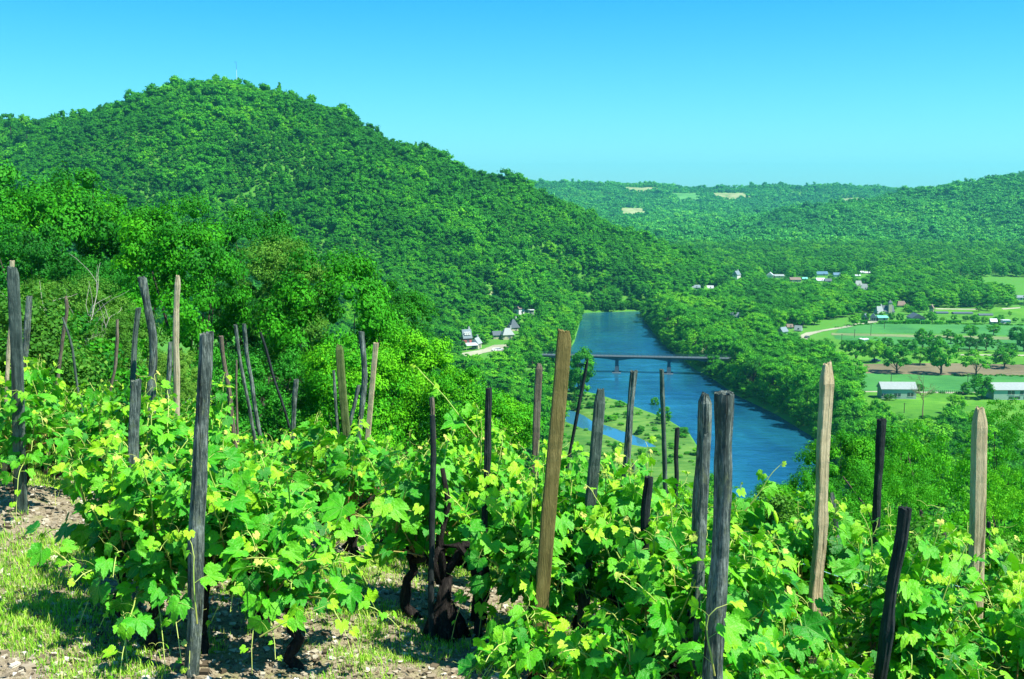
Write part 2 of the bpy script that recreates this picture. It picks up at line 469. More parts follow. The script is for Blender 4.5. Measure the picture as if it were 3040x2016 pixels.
FIELDS.append(drape('meadow', r4([(1040,440),(1200,435),(1200,455),(1060,458)]), lush_mat, 0.1))
FIELDS.append(drape('meadow', r4([(430,400),(560,400),(620,430),(620,465),(430,450)]), lush_mat, 0.1))
FIELDS.append(drape('meadow', r4([(150,1030),(360,1035),(340,1100),(170,1098)]), stub_mat, 0.1))
VILL_SQ = [((1300 + a * .3214) / S, (700 + b * .3214) / S) for a, b in [(225,1085),(300,1070),(420,1050),(440,1040),(520,1010),(640,1005),(700,1020),(640,1050),(600,1065),(500,1070),(420,1085),(290,1130),(230,1115)]]
FIELDS.append(drape('village_square', VILL_SQ, path_mat, 0.15))
CLIFF = [((1300 + a * .3214) / S, (700 + b * .3214) / S) for a, b in [(400,480),(450,485),(560,560),(620,640),(640,690),(560,700),(490,640),(430,560)]]
FIELDS.append(drape('cliff', CLIFF, rock_mat, 0.6))
drape('river_meadow', [(x, y) for x, y in [(1236,897),(1330,905),(1370,911),(1440,932),(1540,970),(1588,1001),(1612,1040),(1625,1090),(1640,1200),(1150,1200),(1200,950)]], marsh_mat, 0.06)
for L, m_ in (([(1440,432),(1548,430),(1562,443),(1452,445)], hay_mat), ([(1548,447),(1606,446),(1622,460),(1612,470),(1572,468)], field_mat('far_crop', (0.06, 0.24, 0.05), (0.12, 0.33, 0.08))),
              ([(1645,446),(1715,446),(1740,460),(1690,464),(1652,460)], hay_mat), ([(1432,480),(1484,483),(1496,506),(1438,505)], hay_mat),
              ([(1940,460),(1998,459),(1990,476),(1936,476)], hay_mat), ([(2205,562),(2240,566),(2235,572),(2208,568)], hay_mat)):
    FIELDS.append(drape('far_field', L, m_, 1.0))
# ------------------------------------------------------------------ foliage
def leaf_mat(name, dark, light, yel=None, patch_sc=0.02, trans=0.25, rnd=1.0, rough=0.6):
    m = NM(name)
    oi = m.n('ObjectInfo'); p = m.pos()
    big = m.n('MapRange'); m.l(m.noise(p, patch_sc, 4, 0.6), big.inputs[0]); big.inputs[1].default_value = 0.36; big.inputs[2].default_value = 0.66; big = big.outputs[0]
    f = m.math('ADD', m.math('MULTIPLY', oi.outputs['Random'], 0.55 * rnd), m.math('MULTIPLY', big, 0.55))
    f = m.math('SUBTRACT', f, 0.05, clamp=True)
    at_ = m.n('Attribute', attribute_name='tint')
    f = m.math('ADD', f, m.math('MULTIPLY', m.math('SUBTRACT', at_.outputs['Fac'], 0.5), 0.6), clamp=True)
    stops = [(0.05, dark), (0.6, light)]
    if yel: stops.append((0.92, yel))
    c = m.ramp(f, stops)
    return m.bsdf(c, rough, 0.12, None, trans, m.mix(0.5, c, (0.10, 0.40, 0.01)))
painted_shade_leaf = leaf_mat('painted_shade_leaves', (0.008, 0.10, 0.008), (0.02, 0.20, 0.010), (0.04, 0.28, 0.012), 0.05, 0.15)  # shade of tree gaps and undergrowth put into a darker leaf colour
wood_leaf = leaf_mat(rnd=0.75, name='forest_leaves', dark=(0.016, 0.14, 0.012), light=(0.050, 0.32, 0.008), yel=(0.16, 0.52, 0.008), patch_sc=0.016, trans=0.25)
haze_tinted_leaf = leaf_mat('haze_tinted_far_leaves', (0.026, 0.19, 0.034), (0.060, 0.37, 0.034), (0.15, 0.52, 0.040), 0.006, 0.2)  # paler and bluer leaf colour, part of the distance haze painted in
near_leaf = leaf_mat(rnd=0.8, name='near_leaves', dark=(0.012, 0.15, 0.006), light=(0.045, 0.33, 0.006), yel=(0.13, 0.50, 0.006), patch_sc=0.05, trans=0.22)
robin_leaf = leaf_mat('acacia_leaves', (0.035, 0.28, 0.010), (0.09, 0.48, 0.012), (0.17, 0.60, 0.015), 0.08, 0.35)
dull_leaf = leaf_mat('dull_leaves', (0.028, 0.13, 0.010), (0.070, 0.23, 0.018), (0.14, 0.32, 0.03), 0.08, 0.2)
valley_leaf = leaf_mat('valley_leaves', (0.018, 0.15, 0.012), (0.055, 0.34, 0.010), (0.16, 0.50, 0.012), 0.02, 0.25)
bark_mat = plain('bark', (0.075, 0.065, 0.05), 0.9, 0.1, 0.4, 6)
palebark_mat = plain('pale_dead_bark', (0.30, 0.30, 0.24), 0.9, 0.1, 0.3, 6)

def cards(rng, C, N, size, jit=0.7, asp=0.7, drop=0.0):
    """leaf-sized kite faces at centres C with rough normals N"""
    n = len(C)
    N = N + rng.normal(0, jit, (n, 3)); N /= np.linalg.norm(N, axis=1)[:, None] + 1e-9
    T = np.cross(N, rng.normal(0, 1, (n, 3))); T /= np.linalg.norm(T, axis=1)[:, None] + 1e-9
    B = np.cross(N, T)
    s = size * rng.uniform(0.6, 1.4, n)[:, None]
    V = np.stack([C - T * s * 0.5, C + B * s * 0.5 * asp - T * s * 0.05, C + T * s * 0.5 + N * s * 0.1, C - B * s * 0.5 * asp], 1)
    return V.reshape(-1, 3), np.arange(n * 4).reshape(-1, 4)
def crown_points(rng, ncl, per, R=0.5, H=1.0, z0=0.15, clr=0.16, shape='round', top=1.0, fill=0.4, sh0=0.55, sq=0.75):
    """clusters of points through a crown of radius R between z0 and H. returns points, outward normals, cluster tint"""
    cs = []
    # a few big limbs of foliage give the uneven outline
    lobes = []
    nl = rng.integers(5, 9)
    for k in range(nl):
        a = rng.uniform(0, 2 * math.pi); zz = rng.uniform(0.1, 1.0)
        lobes.append((math.cos(a), math.sin(a), zz, rng.uniform(0.75, 1.12)))
    while len(cs) < ncl:
        d = rng.normal(0, 1, 3); d /= np.linalg.norm(d)
        r = rng.uniform(fill, 1) ** 0.5
        zz = 0.5 + 0.5 * d[2] * r
        if shape == 'cone': rad = (1 - zz) ** 0.8 * 0.95 + 0.05
        elif shape == 'poplar': rad = 0.9 * math.sqrt(max(0, 1 - (2 * zz - 1) ** 2)) + 0.1; 
        elif shape == 'dome': rad = math.sqrt(max(0, 1 - max(0, zz - 0.35) ** 2 / 0.43)) * (0.75 + 0.25 * min(1, zz / 0.3))
        else: rad = math.sqrt(max(0.0, 1 - (2 * zz - 1) ** 2))
        h = np.hypot(d[0], d[1]) + 1e-6
        ux, uy = d[0] / h, d[1] / h
        lob = 0.78
        for lx, ly, lz, lr in lobes:
            w = math.exp(-((ux - lx) ** 2 + (uy - ly) ** 2 + (2 * (zz - lz)) ** 2) * 1.5); lob = max(lob, 0.78 + (lr - 0.78 + 0.15) * w)
        rr_ = R * rad * (r if shape != 'round' else min(1, h * r / max(rad, 0.05))) * lob
        cs.append((ux * rr_, uy * rr_, z0 + (H - z0) * (0.03 + 0.97 * zz)))
    cs = np.array(cs)
    P, N, T = [], [], []
    ctr = np.array([0, 0, z0 + (H - z0) * 0.42])
    for c in cs:
        cr = clr * rng.uniform(0.6, 1.35)
        d = rng.normal(0, 1, (per, 3)); d /= np.linalg.norm(d, axis=1)[:, None]
        d[:, 2] = np.where(d[:, 2] < -0.3, -d[:, 2] * 0.5, d[:, 2])
        rad = rng.uniform(sh0, 1.05, per)[:, None]
        p = c + d * rad * np.array([cr, cr, cr * sq])
        out = c - ctr; out /= np.linalg.norm(out) + 1e-9
        P.append(p); N.append(d * 1.0 + out * 0.5 + np.array([0, 0, 0.1])); T.append(np.full(per, rng.uniform(0.1, 0.9)) + rng.normal(0, 0.12, per))
    return np.concatenate(P), np.concatenate(N), np.concatenate(T), cs
def blob(rng, c, r, n=1):
    import bmesh
    bm = bmesh.new(); bmesh.ops.create_icosphere(bm, subdivisions=n, radius=1.0)
    V = np.array([v.co[:] for v in bm.verts]); Fc = np.array([[v.index for v in f.verts] for f in bm.faces]); bm.free()
    V = V * (1 + rng.normal(0, 0.12, (len(V), 1)))
    return V * np.array(r) + np.array(c), Fc
def crown_mesh(name, seed, ncl, per, size, mat, R=0.5, z0=0.15, clr=0.16, shape='round', core=True, jit=0.6, fill=0.4, asp=0.7, sh0=0.55, sq=0.75):
    rng = np.random.default_rng(seed)
    P, N, T, cs = crown_points(rng, ncl, per, R, 1.0, z0, clr, shape, fill=fill, sh0=sh0, sq=sq)
    V, q = cards(rng, P, N, size, jit, asp)
    b = MB(); b.add(V, [q], np.repeat(T, 4))
    if core:
        for c in cs:
            k = clr * core
            Vb, Fb = blob(rng, c * np.array([0.95, 0.95, 1]) - np.array([0, 0, 0.02]), (k, k, k * sq), 1 if core < 0.8 else 2); b.add(Vb, [Fb], 0.4)
    return b.build(name, mat, attr='tint'), cs
def trunk_mesh(name, seed, cs, r=0.022, z1=0.6, mat=None, lean=0.03, nlimb=8, base=-0.06):
    rng = np.random.default_rng(seed); b = MB()
    n = 8; zz = np.linspace(base, z1, n)
    off = np.cumsum(rng.normal(0, lean / 3, (n, 2)), 0)
    pts = np.column_stack([off, zz]); b.tube(pts, np.linspace(r * 1.3, r * 0.45, n), 8)
    sel = rng.choice(len(cs), min(nlimb, len(cs)), replace=False)
    for k in sel:
        e = cs[k]; s_i = rng.integers(2, n - 1); s0 = pts[s_i]
        if e[2] < s0[2]: s0 = pts[2]
        m = (s0 + e) / 2 + rng.normal(0, 0.02, 3) + np.array([0, 0, 0.02])
        tt = np.linspace(0, 1, 6)[:, None]
        L = (1 - tt) ** 2 * s0 + 2 * tt * (1 - tt) * m + tt ** 2 * e
        b.tube(L, np.linspace(r * 0.45, r * 0.1, 6), 5)
    return b.build(name, mat or bark_mat)

# far crowns used by the hillside woods: unit height, one mesh each
def far_crown(name, seed, mat, R, shape, ncl=20, per=32, size=0.085, clr=0.17, z0=0.12):
    me, _ = crown_mesh(name, seed, ncl, per, size, mat, R, z0, clr, shape, 0.7, 0.75, 0.5, sh0=0.7, sq=0.9)
    return me
src = bpy.data.collections.new('forest_crowns')      # kept out of the scene: only the woods draw them
FARV = []
specs = [('round', 0.46), ('round', 0.52), ('dome', 0.50), ('round', 0.42), ('dome', 0.56), ('poplar', 0.30), ('cone', 0.22)]
for k, (sh, R) in enumerate(specs):
    o = bpy.data.objects.new('crown_kind_%d' % k, far_crown('forest_crown', 50 + k, wood_leaf, R, sh)); src.objects.link(o)
src2 = bpy.data.collections.new('far_forest_crowns')
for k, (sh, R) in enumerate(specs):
    o = bpy.data.objects.new('far_crown_kind_%d' % k, far_crown('far_forest_crown', 80 + k, haze_tinted_leaf, R, sh, 12, 16, 0.15, 0.22)); src2.objects.link(o)

def scatter_group(coll, name):
    ng = bpy.data.node_groups.new(name, 'GeometryNodeTree')
    ng.interface.new_socket('Geometry', in_out='INPUT', socket_type='NodeSocketGeometry')
    ng.interface.new_socket('Geometry', in_out='OUTPUT', socket_type='NodeSocketGeometry')
    N = ng.nodes; gi = N.new('NodeGroupInput'); go = N.new('NodeGroupOutput')
    ci = N.new('GeometryNodeCollectionInfo'); ci.inputs[0].default_value = coll; ci.inputs[1].default_value = True; ci.inputs[2].default_value = True
    ip = N.new('GeometryNodeInstanceOnPoints'); ip.inputs['Pick Instance'].default_value = True
    def na_(nm, ty):
        a = N.new('GeometryNodeInputNamedAttribute'); a.data_type = ty; a.inputs[0].default_value = nm; return a.outputs[0]
    L = ng.links
    L.new(gi.outputs[0], ip.inputs['Points']); L.new(ci.outputs[0], ip.inputs['Instance'])
    L.new(na_('kind_index', 'INT'), ip.inputs['Instance Index'])
    cx = N.new('ShaderNodeCombineXYZ'); L.new(na_('turn', 'FLOAT'), cx.inputs[2]); L.new(cx.outputs[0], ip.inputs['Rotation'])
    L.new(na_('size3', 'FLOAT_VECTOR'), ip.inputs['Scale'])
    L.new(ip.outputs[0], go.inputs[0])
    return ng
def wood(name, P, sz, kinds, rng, coll, ng, label):
    me = bpy.data.meshes.new(name); me.vertices.add(len(P)); me.vertices.foreach_set('co', P.astype(np.float32).ravel())
    a = me.attributes.new('kind_index', 'INT', 'POINT'); a.data.foreach_set('value', kinds.astype(np.int32))
    a = me.attributes.new('turn', 'FLOAT', 'POINT'); a.data.foreach_set('value', rng.uniform(0, 6.28, len(P)).astype(np.float32))
    a = me.attributes.new('size3', 'FLOAT_VECTOR', 'POINT'); a.data.foreach_set('vector', sz.astype(np.float32).ravel())
    me.update()
    o = bpy.data.objects.new(name, me); col.objects.link(o)
    tag(o, label, 'forest', kind='stuff')
    md = o.modifiers.new('woods', 'NODES'); md.node_group = ng
    return o
NG1 = scatter_group(src, 'woods_scatter'); NG2 = scatter_group(src2, 'far_woods_scatter')

# open views the trees must leave free, in 2364-view pixels: water, bridge, meadows, houses
FREE = [np.array(P) for P in (
    [(1345,726),(1476,726),(1500,775),(1540,808),(1610,850),(1655,885),(1700,918),(1790,960),(1870,1010),(1885,1060),(1890,1085),(1700,1085),(1370,1085),(1330,1000),(1365,900),(1370,860),(1372,822),(1318,822),(1325,790),(1338,745)],
    [(1300,950),(1380,950),(1380,1080),(1310,1080)],
)]
KEEP = []     # (u0,v0,u1,v1,Y) photo boxes of buildings and the like, in 3040 px
def pip(x, y, P):
    r = False; j = len(P) - 1
    for i in range(len(P)):
        if ((P[i][1] > y) != (P[j][1] > y)) and (x < (P[j][0] - P[i][0]) * (y - P[i][1]) / (P[j][1] - P[i][1]) + P[i][0]): r = not r
        j = i
    return r
FREEL = [[tuple(p) for p in P] for P in FREE]
def hides(x, y, z, h, r, margin=0.0, stuff=False):
    """does a tree standing here cover something that the photo shows open"""
    for (dx, dz) in ((0, 1.0), (-0.7, 0.75), (0.7, 0.75), (-0.95, 0.5), (0.95, 0.5), (0, 0.5)):
        u, v = project(x + dx * r, y, z + dz * h)
        for P in FREEL:
            if pip(u / S, v / S, P): return True
        for (a, b, c, d, Y) in KEEP:
            if y < Y + 2 and a - margin < u < c + margin and b - margin < v < d + margin: return True
    # house boxes smaller than the tree
    u0, v0 = project(x - r, y, z + h); u1, v1 = project(x + r, y, z + h * 0.1)
    for (a, b, c, d, Y) in KEEP:
        if y < Y + 2 and u0 < c and u1 > a and v0 < d and v1 > b:
            ow = min(u1, c) - max(u0, a); oh = min(v1, d) - max(v0, b)
            if ow > 0.25 * (c - a) and oh > 0.3 * (d - b): return True
    return False
def infields(x, y, mg=0.0):
    r = np.zeros(np.shape(x), bool)
    for P in FIELDS: r |= polydist(np.asarray(x), np.asarray(y), P) < mg
    return r
# ------------------------------------------------------------------ buildings
def bmat(name, c, rough=0.8, var=0.12, sc=0.8): return plain(name, c, rough, 0.2, var, sc)
W_CREAM = bmat('cream_wall', (0.44, 0.42, 0.29)); W_WHITE = bmat('white_wall', (0.55, 0.58, 0.54)); W_PINK = bmat('pink_wall', (0.48, 0.13, 0.15))
W_GREY = bmat('grey_wall', (0.42, 0.46, 0.42)); W_PALE = bmat('pale_green_wall', (0.30, 0.42, 0.34)); W_DARK = bmat('dark_wall', (0.10, 0.11, 0.10))
RF_SLATE = bmat('slate_roof', (0.16, 0.22, 0.24), 0.6, 0.25, 1.5); RF_GREY = bmat('grey_roof', (0.26, 0.31, 0.30), 0.6, 0.2, 1.0); RF_BROWN = bmat('brown_roof', (0.20, 0.15, 0.12), 0.8, 0.25, 1.2)
RF_WHITE = bmat('white_roof', (0.52, 0.58, 0.60), 0.5, 0.05); RF_BLUE = bmat('blue_roof', (0.08, 0.18, 0.26), 0.5, 0.1); RF_TEAL = bmat('teal_roof', (0.15, 0.50, 0.40), 0.5, 0.1)
RF_DARK = bmat('dark_roof', (0.07, 0.10, 0.12), 0.6, 0.2, 1.5); GLASS = plain('window_glass', (0.03, 0.06, 0.07), 0.15, 0.6, 0.2); TRIM = bmat('trim', (0.70, 0.72, 0.66)); CONC = bmat('concrete', (0.10, 0.14, 0.16), 0.85, 0.2, 0.4)

def prism_roof(w, d, h, ov=0.35, hip=0.0, t=0.18):
    """gabled (hip=0) or hipped roof with thickness, ridge along x, eaves at z=0"""
    x, y = w / 2 + ov, d / 2 + ov; rx = x - hip * x
    e = -ov * h / (d / 2)
    V = [(-x,-y,e),(x,-y,e),(x,y,e),(-x,y,e),(-rx,0,h),(rx,0,h)]
    V2 = [(a, b, c + t) for a, b, c in V]
    b = MB()
    b.add(V + V2, [[(6,7,11,10),(8,9,10,11),(0,3,2,1)], [(7,8,11),(9,6,10)], [(0,1,7,6),(1,2,8,7),(2,3,9,8),(3,0,6,9)]])
    return b
def house(name, label, cat, loc, rz, w, d, h, rh, wall, roof, hip=0.0, wins=(), chim=0, door=True, dormers=0, flat=False, group=None, tower=None):
    root = empty(name, tuple(loc), rz, label=label, cat=cat, group=group)
    b = MB(); b.box((0, 0, h / 2 - 1.0), (w, d, h + 2.0))
    if not flat and hip == 0:
        b.add([(-w/2,-d/2,h),(-w/2,d/2,h),(-w/2,0,h+rh),(w/2,-d/2,h),(w/2,d/2,h),(w/2,0,h+rh)], [[(0,2,1),(3,4,5)], [(0,3,5,2),(1,2,5,4)]])
    add_obj('wall', b.build('wall', wall), root)
    if flat:
        rb = MB(); rb.box((0, 0, h + 0.12), (w + 0.6, d + 0.6, 0.25)); rf = add_obj('roof', rb.build('roof', roof), root)
    else:
        rf = add_obj('roof', prism_roof(w, d, rh, 0.4, hip).build('roof', roof), root, (0, 0, h + 0.05))
    for k in range(chim):
        cb = MB(); cb.box((0, 0, 0), (0.8, 0.7, 1.8)); cb.box((0, 0, 1.0), (0.95, 0.85, 0.2))
        add_obj('chimney', cb.build('chimney', W_GREY), rf, (w * (0.33 if k == 0 else -0.33), 0.3, rh + 0.3 if not flat else 0.8))
    for k in range(dormers):
        db = MB(); db.box((0, 0, 0.3), (1.1, 1.4, 1.2)); db.add([(-0.7,-0.8,0.9),(0.7,-0.8,0.9),(0,-0.8,1.5),(-0.7,0.8,0.9),(0.7,0.8,0.9),(0,0.8,1.5)], [[(0,1,2),(3,5,4)], [(0,2,5,3),(1,4,5,2),(0,3,4,1)]])
        add_obj('dormer', db.build('dormer', TRIM), rf, ((k - (dormers - 1) / 2) * w / max(dormers, 1) * 0.8, -d * 0.3, rh * 0.35))
    for (side, px, pz, ww, wh) in wins:
        b = MB(); fr = MB()
        if side == 'f':
            b.box((px, -d/2 - 0.02, pz), (ww, 0.08, wh)); fr.box((px, -d/2 - 0.03, pz - wh/2 - 0.06), (ww + 0.2, 0.14, 0.1)); fr.box((px, -d/2 - 0.065, pz), (0.07, 0.03, wh))
        elif side == 'r':
            b.box((w/2 + 0.02, px, pz), (0.08, ww, wh)); fr.box((w/2 + 0.03, px, pz - wh/2 - 0.06), (0.14, ww + 0.2, 0.1)); fr.box((w/2 + 0.065, px, pz), (0.03, 0.07, wh))
        else:
            b.box((-w/2 - 0.02, px, pz), (0.08, ww, wh)); fr.box((-w/2 - 0.03, px, pz - wh/2 - 0.06), (0.14, ww + 0.2, 0.1)); fr.box((-w/2 - 0.065, px, pz), (0.03, 0.07, wh))
        wo = add_obj('window', b.build('window', GLASS), root); add_obj('frame', fr.build('frame', TRIM), wo)
    if door:
        b = MB(); b.box((w * 0.12, -d/2 - 0.03, 1.05), (1.0, 0.1, 2.1)); add_obj('door', b.build('door', RF_DARK), root)
    if tower:
        b = MB(); b.box((tower[0], tower[1], tower[3] / 2), (tower[2], tower[2], tower[3])); add_obj('tower', b.build('tower', wall), root)
        t = tower[2] / 2 + 0.3; b = MB(); b.add([(-t,-t,0),(t,-t,0),(t,t,0),(-t,t,0),(0,0,tower[4])], [[(0,1,4),(1,2,4),(2,3,4),(3,0,4)], [(0,3,2,1)]])
        add_obj('tower_roof', b.build('tower_roof', roof), root, (tower[0], tower[1], tower[3]))
    return root
def W3(w, z=1.5, n=3, s=1.0, h=1.2): return tuple(('f', (k - (n - 1) / 2) * w / n, z, s, h) for k in range(n))
def place(u, v, Y=None, z=None):
    """ground point seen at photo pixel (3040) u, v"""
    if Y is not None:
        p = at(u, v, Y); return np.array([p[0], p[1], p[2]])
    p = hit(u / 1.0, v / 1.0, 150.0); return p
HB = []
def B(u0, u1, vtop, vbase, label, cat='house', name='house', Y=None, rz=0.0, depth=0.7, rfrac=0.42, wall=W_CREAM, roof=RF_SLATE, **k):
    u = (u0 + u1) / 2
    p = place(u, vbase, Y)
    dist = p[1]; ppm = F / dist
    w = (u1 - u0) / ppm / (abs(math.cos(rz)) + depth * abs(math.sin(rz)))
    tot = (vbase - vtop) / ppm
    rh = tot * rfrac; h = tot - rh
    d = max(w * depth, 2.5)
    o = house(name, label, cat, (p[0], p[1] + d / 2, p[2]), rz, w, d, h, rh, wall, roof, **k)
    HB.append((p[0], p[1], label))
    KEEP.append((u0, vtop, u1, vbase - (vbase - vtop) * 0.25, p[1]))
    FIELDS.append(np.array([(p[0] - w*.6, p[1] - 1), (p[0] + w*.6, p[1] - 1), (p[0] + w*.6, p[1] + d + 1), (p[0] - w*.6, p[1] + d + 1)]))
    return o
def X3(a): return 1300 + a * .3214
def Y3(b): return 700 + b * .3214
def X4(a): return 2000 + a * .3214
def X5(a): return 2500 + a * .319
def Y5(b): return 800 + b * .319
# village on the left bank
B(X3(215), X3(312), Y3(868), Y3(1000), 'pink walled house with slate mansard roof and dormer windows by the village square', rz=R_(25), wall=W_PINK, roof=RF_SLATE, rfrac=0.5, dormers=3, wins=W3(9, 1.6, 3), chim=1)
B(X3(312), X3(402), Y3(945), Y3(1045), 'cream gabled house with grey roof joined beside the pink house', rz=R_(70), wall=W_CREAM, roof=RF_GREY, rfrac=0.45, wins=(('f', 0, 1.5, 1.2, 1.4), ('l', 0, 1.6, 1.4, 1.6), ('l', 0, 4.2, 0.9, 1.2)), chim=1)
B(X3(500), X3(585), Y3(885), Y3(955), 'low cream annex with dark roof beside the hip roofed house', name='annex', rz=R_(15), wall=W_CREAM, roof=RF_DARK, wins=W3(6, 1.4, 2), door=False)
B(X3(580), X3(702), Y3(858), Y3(960), 'cream house with grey hipped roof in the village trees', rz=R_(20), wall=W_CREAM, roof=RF_GREY, hip=0.6, rfrac=0.5, wins=W3(9, 1.6, 3), chim=1)
B(X3(640), X3(752), Y3(775), Y3(880), 'cream house with steep pointed dark slate roof above the village', rz=R_(30), wall=W_CREAM, roof=RF_DARK, hip=0.85, rfrac=0.62, wins=W3(9, 1.6, 3), chim=1)
B(X3(695), X3(800), Y3(625), Y3(728), 'white house with brown tiled gable roof alone on the hillside', rz=R_(55), wall=W_WHITE, roof=RF_BROWN, rfrac=0.42, wins=(('l', 0, 1.6, 1.2, 1.2), ('l', 0, 4.2, 0.9, 1.2), ('f', 0, 1.5, 1.0, 1.2)), chim=1)
B(X3(805), X3(887), Y3(686), Y3(718), 'white flat roofed garage beside the white hillside house', 'garage', 'garage', rz=0, wall=W_GREY, roof=RF_WHITE, flat=True, rfrac=0.1, wins=W3(6, 1.3, 2))
B(X3(20), X3(70), Y3(1045), Y3(1085), 'small pale shed half hidden among trees at the village edge', 'shed', 'shed', wall=W_WHITE, roof=RF_GREY)
# hamlet in the middle distance
B(X4(545), X4(625), Y3(326), Y3(418), 'tall white house with dark roof at the foot of the wooded spur', wall=W_WHITE, roof=RF_SLATE, rz=R_(50), rfrac=0.35, wins=W3(8, 2, 2) + (('l', 0, 2, 1, 1.2), ('l', 0, 5, 1, 1.2)), chim=1)
B(X4(860), X4(935), Y3(340), Y3(388), 'bright white gabled house in the hamlet', wall=W_WHITE, roof=RF_WHITE, rz=R_(75), wins=(('l', 0, 2, 1.2, 1.2),), rfrac=0.5)
B(X4(935), X4(1020), Y3(360), Y3(388), 'long low grey annex joined to the bright white gabled house', 'annex', 'annex', wall=W_GREY, roof=RF_GREY, wins=W3(18, 1.4, 3), door=False)
B(X4(1080), X4(1175), Y3(388), Y3(432), 'cream bungalow with brown roof among the hamlet trees', wall=W_CREAM, roof=RF_BROWN, wins=W3(12, 1.5, 3))
B(X4(1190), X4(1235), Y3(385), Y3(412), 'small shed with a teal roof in the hamlet', 'shed', 'shed', wall=W_PALE, roof=RF_TEAL)
B(X4(1325), X4(1400), Y3(393), Y3(422), 'low house with a shining white roof in the hamlet', wall=W_GREY, roof=RF_WHITE, rfrac=0.7, depth=0.9)
B(X4(1400), X4(1458), Y3(398), Y3(435), 'dark roofed house right beside the shining white roof', wall=W_CREAM, roof=RF_DARK, rfrac=0.5)
B(X4(1325), X4(1425), Y3(333), Y3(368), 'long hall with a blue metal roof behind the hamlet', 'hall', 'hall', wall=W_GREY, roof=RF_BLUE, rfrac=0.6)
B(X4(1480), X4(1540), Y3(343), Y3(388), 'pale blue grey house beside the blue roofed hall', wall=W_WHITE, roof=RF_BLUE, rfrac=0.4)
B(X4(1728), X4(1755), Y3(328), Y3(350), 'tiny white hut at the far end of the hamlet', 'hut', 'hut', wall=W_WHITE, roof=RF_WHITE)
B(X4(1768), X4(1822), Y3(334), Y3(350), 'long white roofed shed at the far end of the hamlet', 'shed', 'shed', wall=W_GREY, roof=RF_WHITE, rfrac=0.6)
B(X4(1680), X4(1725), Y3(362), Y3(378), 'low white shed between hamlet hedges', 'shed', 'shed', wall=W_WHITE, roof=RF_WHITE)
B(X4(1680), X4(1742), Y3(418), Y3(465), 'grey slate house with steep roof facing the valley woods', wall=W_GREY, roof=RF_GREY, rfrac=0.75, hip=0.3)
B(X4(1728), X4(1812), Y3(448), Y3(502), 'barn with a long sloping grey roof in the valley woods', 'barn', 'barn', wall=W_GREY, roof=RF_GREY, rfrac=0.8, rz=R_(-15), hip=0.5)
B(X4(160), X4(245), Y3(458), Y3(492), 'cream house with grey roof tucked under the wooded spur', wall=W_CREAM, roof=RF_SLATE, rfrac=0.6)
B(X4(310), X4(372), Y3(463), Y3(494), 'white roofed house beside the spur', wall=W_GREY, roof=RF_WHITE, rfrac=0.6, rz=R_(-20))
B(X4(528), X4(615), Y3(712), Y3(765), 'small house with slate roof showing out of the river woods', wall=W_WHITE, roof=RF_SLATE, rfrac=0.6, rz=R_(-20))
B(X4(965), X4(1062), Y3(848), Y3(915), 'pale blue gabled house beside the pale track', wall=W_PALE, roof=RF_SLATE, rfrac=0.5, rz=R_(40), wins=(('l', 0, 2.2, 0.9, 1.1), ('l', 0, 4.4, 0.8, 0.7)))
B(X4(1050), X4(1100), Y3(820), Y3(860), 'small brown roofed house behind the pale blue gabled house', wall=W_CREAM, roof=RF_BROWN, rfrac=0.5)
B(X4(1120), X4(1190), Y3(833), Y3(885), 'grey house with sloping slate roof at the bend of the track', wall=W_CREAM, roof=RF_GREY, rfrac=0.65, rz=R_(-30))
# farm and sheds by the fields
B(X4(1862), X4(1945), Y3(655), Y3(728), 'large old farmhouse with grey slate roof at the field edge', wall=W_CREAM, roof=RF_GREY, rfrac=0.7, rz=R_(20), hip=0.3, wins=W3(10, 1.8, 2), chim=1)
B(X4(1935), X4(2032), Y3(648), Y3(725), 'long farmhouse wing with dark slate roof and small square tower', wall=W_CREAM, roof=RF_DARK, rfrac=0.62, chim=1, wins=W3(12, 1.8, 3), tower=(1.0, -2.0, 2.2, 8.0, 2.0))
B(X4(2068), X4(2152), Y3(608), Y3(662), 'brown grey roofed farmhouse behind the farm trees', wall=W_CREAM, roof=RF_BROWN, rfrac=0.6, hip=0.4)
B(X4(1735), X4(1815), Y3(722), Y3(788), 'open fronted barn with dark roof at the left of the farm yard', 'barn', 'barn', wall=W_DARK, roof=RF_SLATE, rfrac=0.45, rz=R_(60))
B(X4(1818), X4(1884), Y3(722), Y3(788), 'pale gabled cart shed next to the open fronted barn', 'shed', 'shed', wall=W_PALE, roof=RF_SLATE, rfrac=0.45, rz=R_(75), wins=(('l', 0, 1.6, 2.6, 2.6),))
B(X4(1890), X4(1978), Y3(742), Y3(790), 'cream garage with a turquoise door in the farm yard', 'garage', 'garage', wall=W_CREAM, roof=RF_TEAL, rfrac=0.3)
B(X4(2196), X4(2318), Y3(724), Y3(788), 'pale grey hut with wide dark gable roof behind the hedge', 'hut', 'hut', wall=W_PALE, roof=RF_DARK, rfrac=0.55, rz=R_(90), depth=0.9, wins=(('l', -1.5, 1.3, 1.0, 1.0), ('l', 1.5, 1.3, 1.0, 1.0)))
B(X5(815), X5(862), Y5(328), Y5(398), 'small farm building with brown roof and pale gable behind the dark trees', wall=W_CREAM, roof=RF_BROWN, rz=R_(60))
B(X5(1618), X5(1695), Y5(245), Y5(285), 'white house under trees near the far right fields', wall=W_WHITE, roof=RF_SLATE)
B(X5(882), X5(990), Y5(398), Y5(414), 'long dark low greenhouse nearest the farm', 'greenhouse', 'greenhouse', wall=W_GREY, roof=RF_DARK, rfrac=0.5, door=False)
B(X5(1040), X5(1216), Y5(400), Y5(418), 'long dark low greenhouse in the middle of the row', 'greenhouse', 'greenhouse', wall=W_GREY, roof=RF_DARK, rfrac=0.5, door=False, depth=0.3)
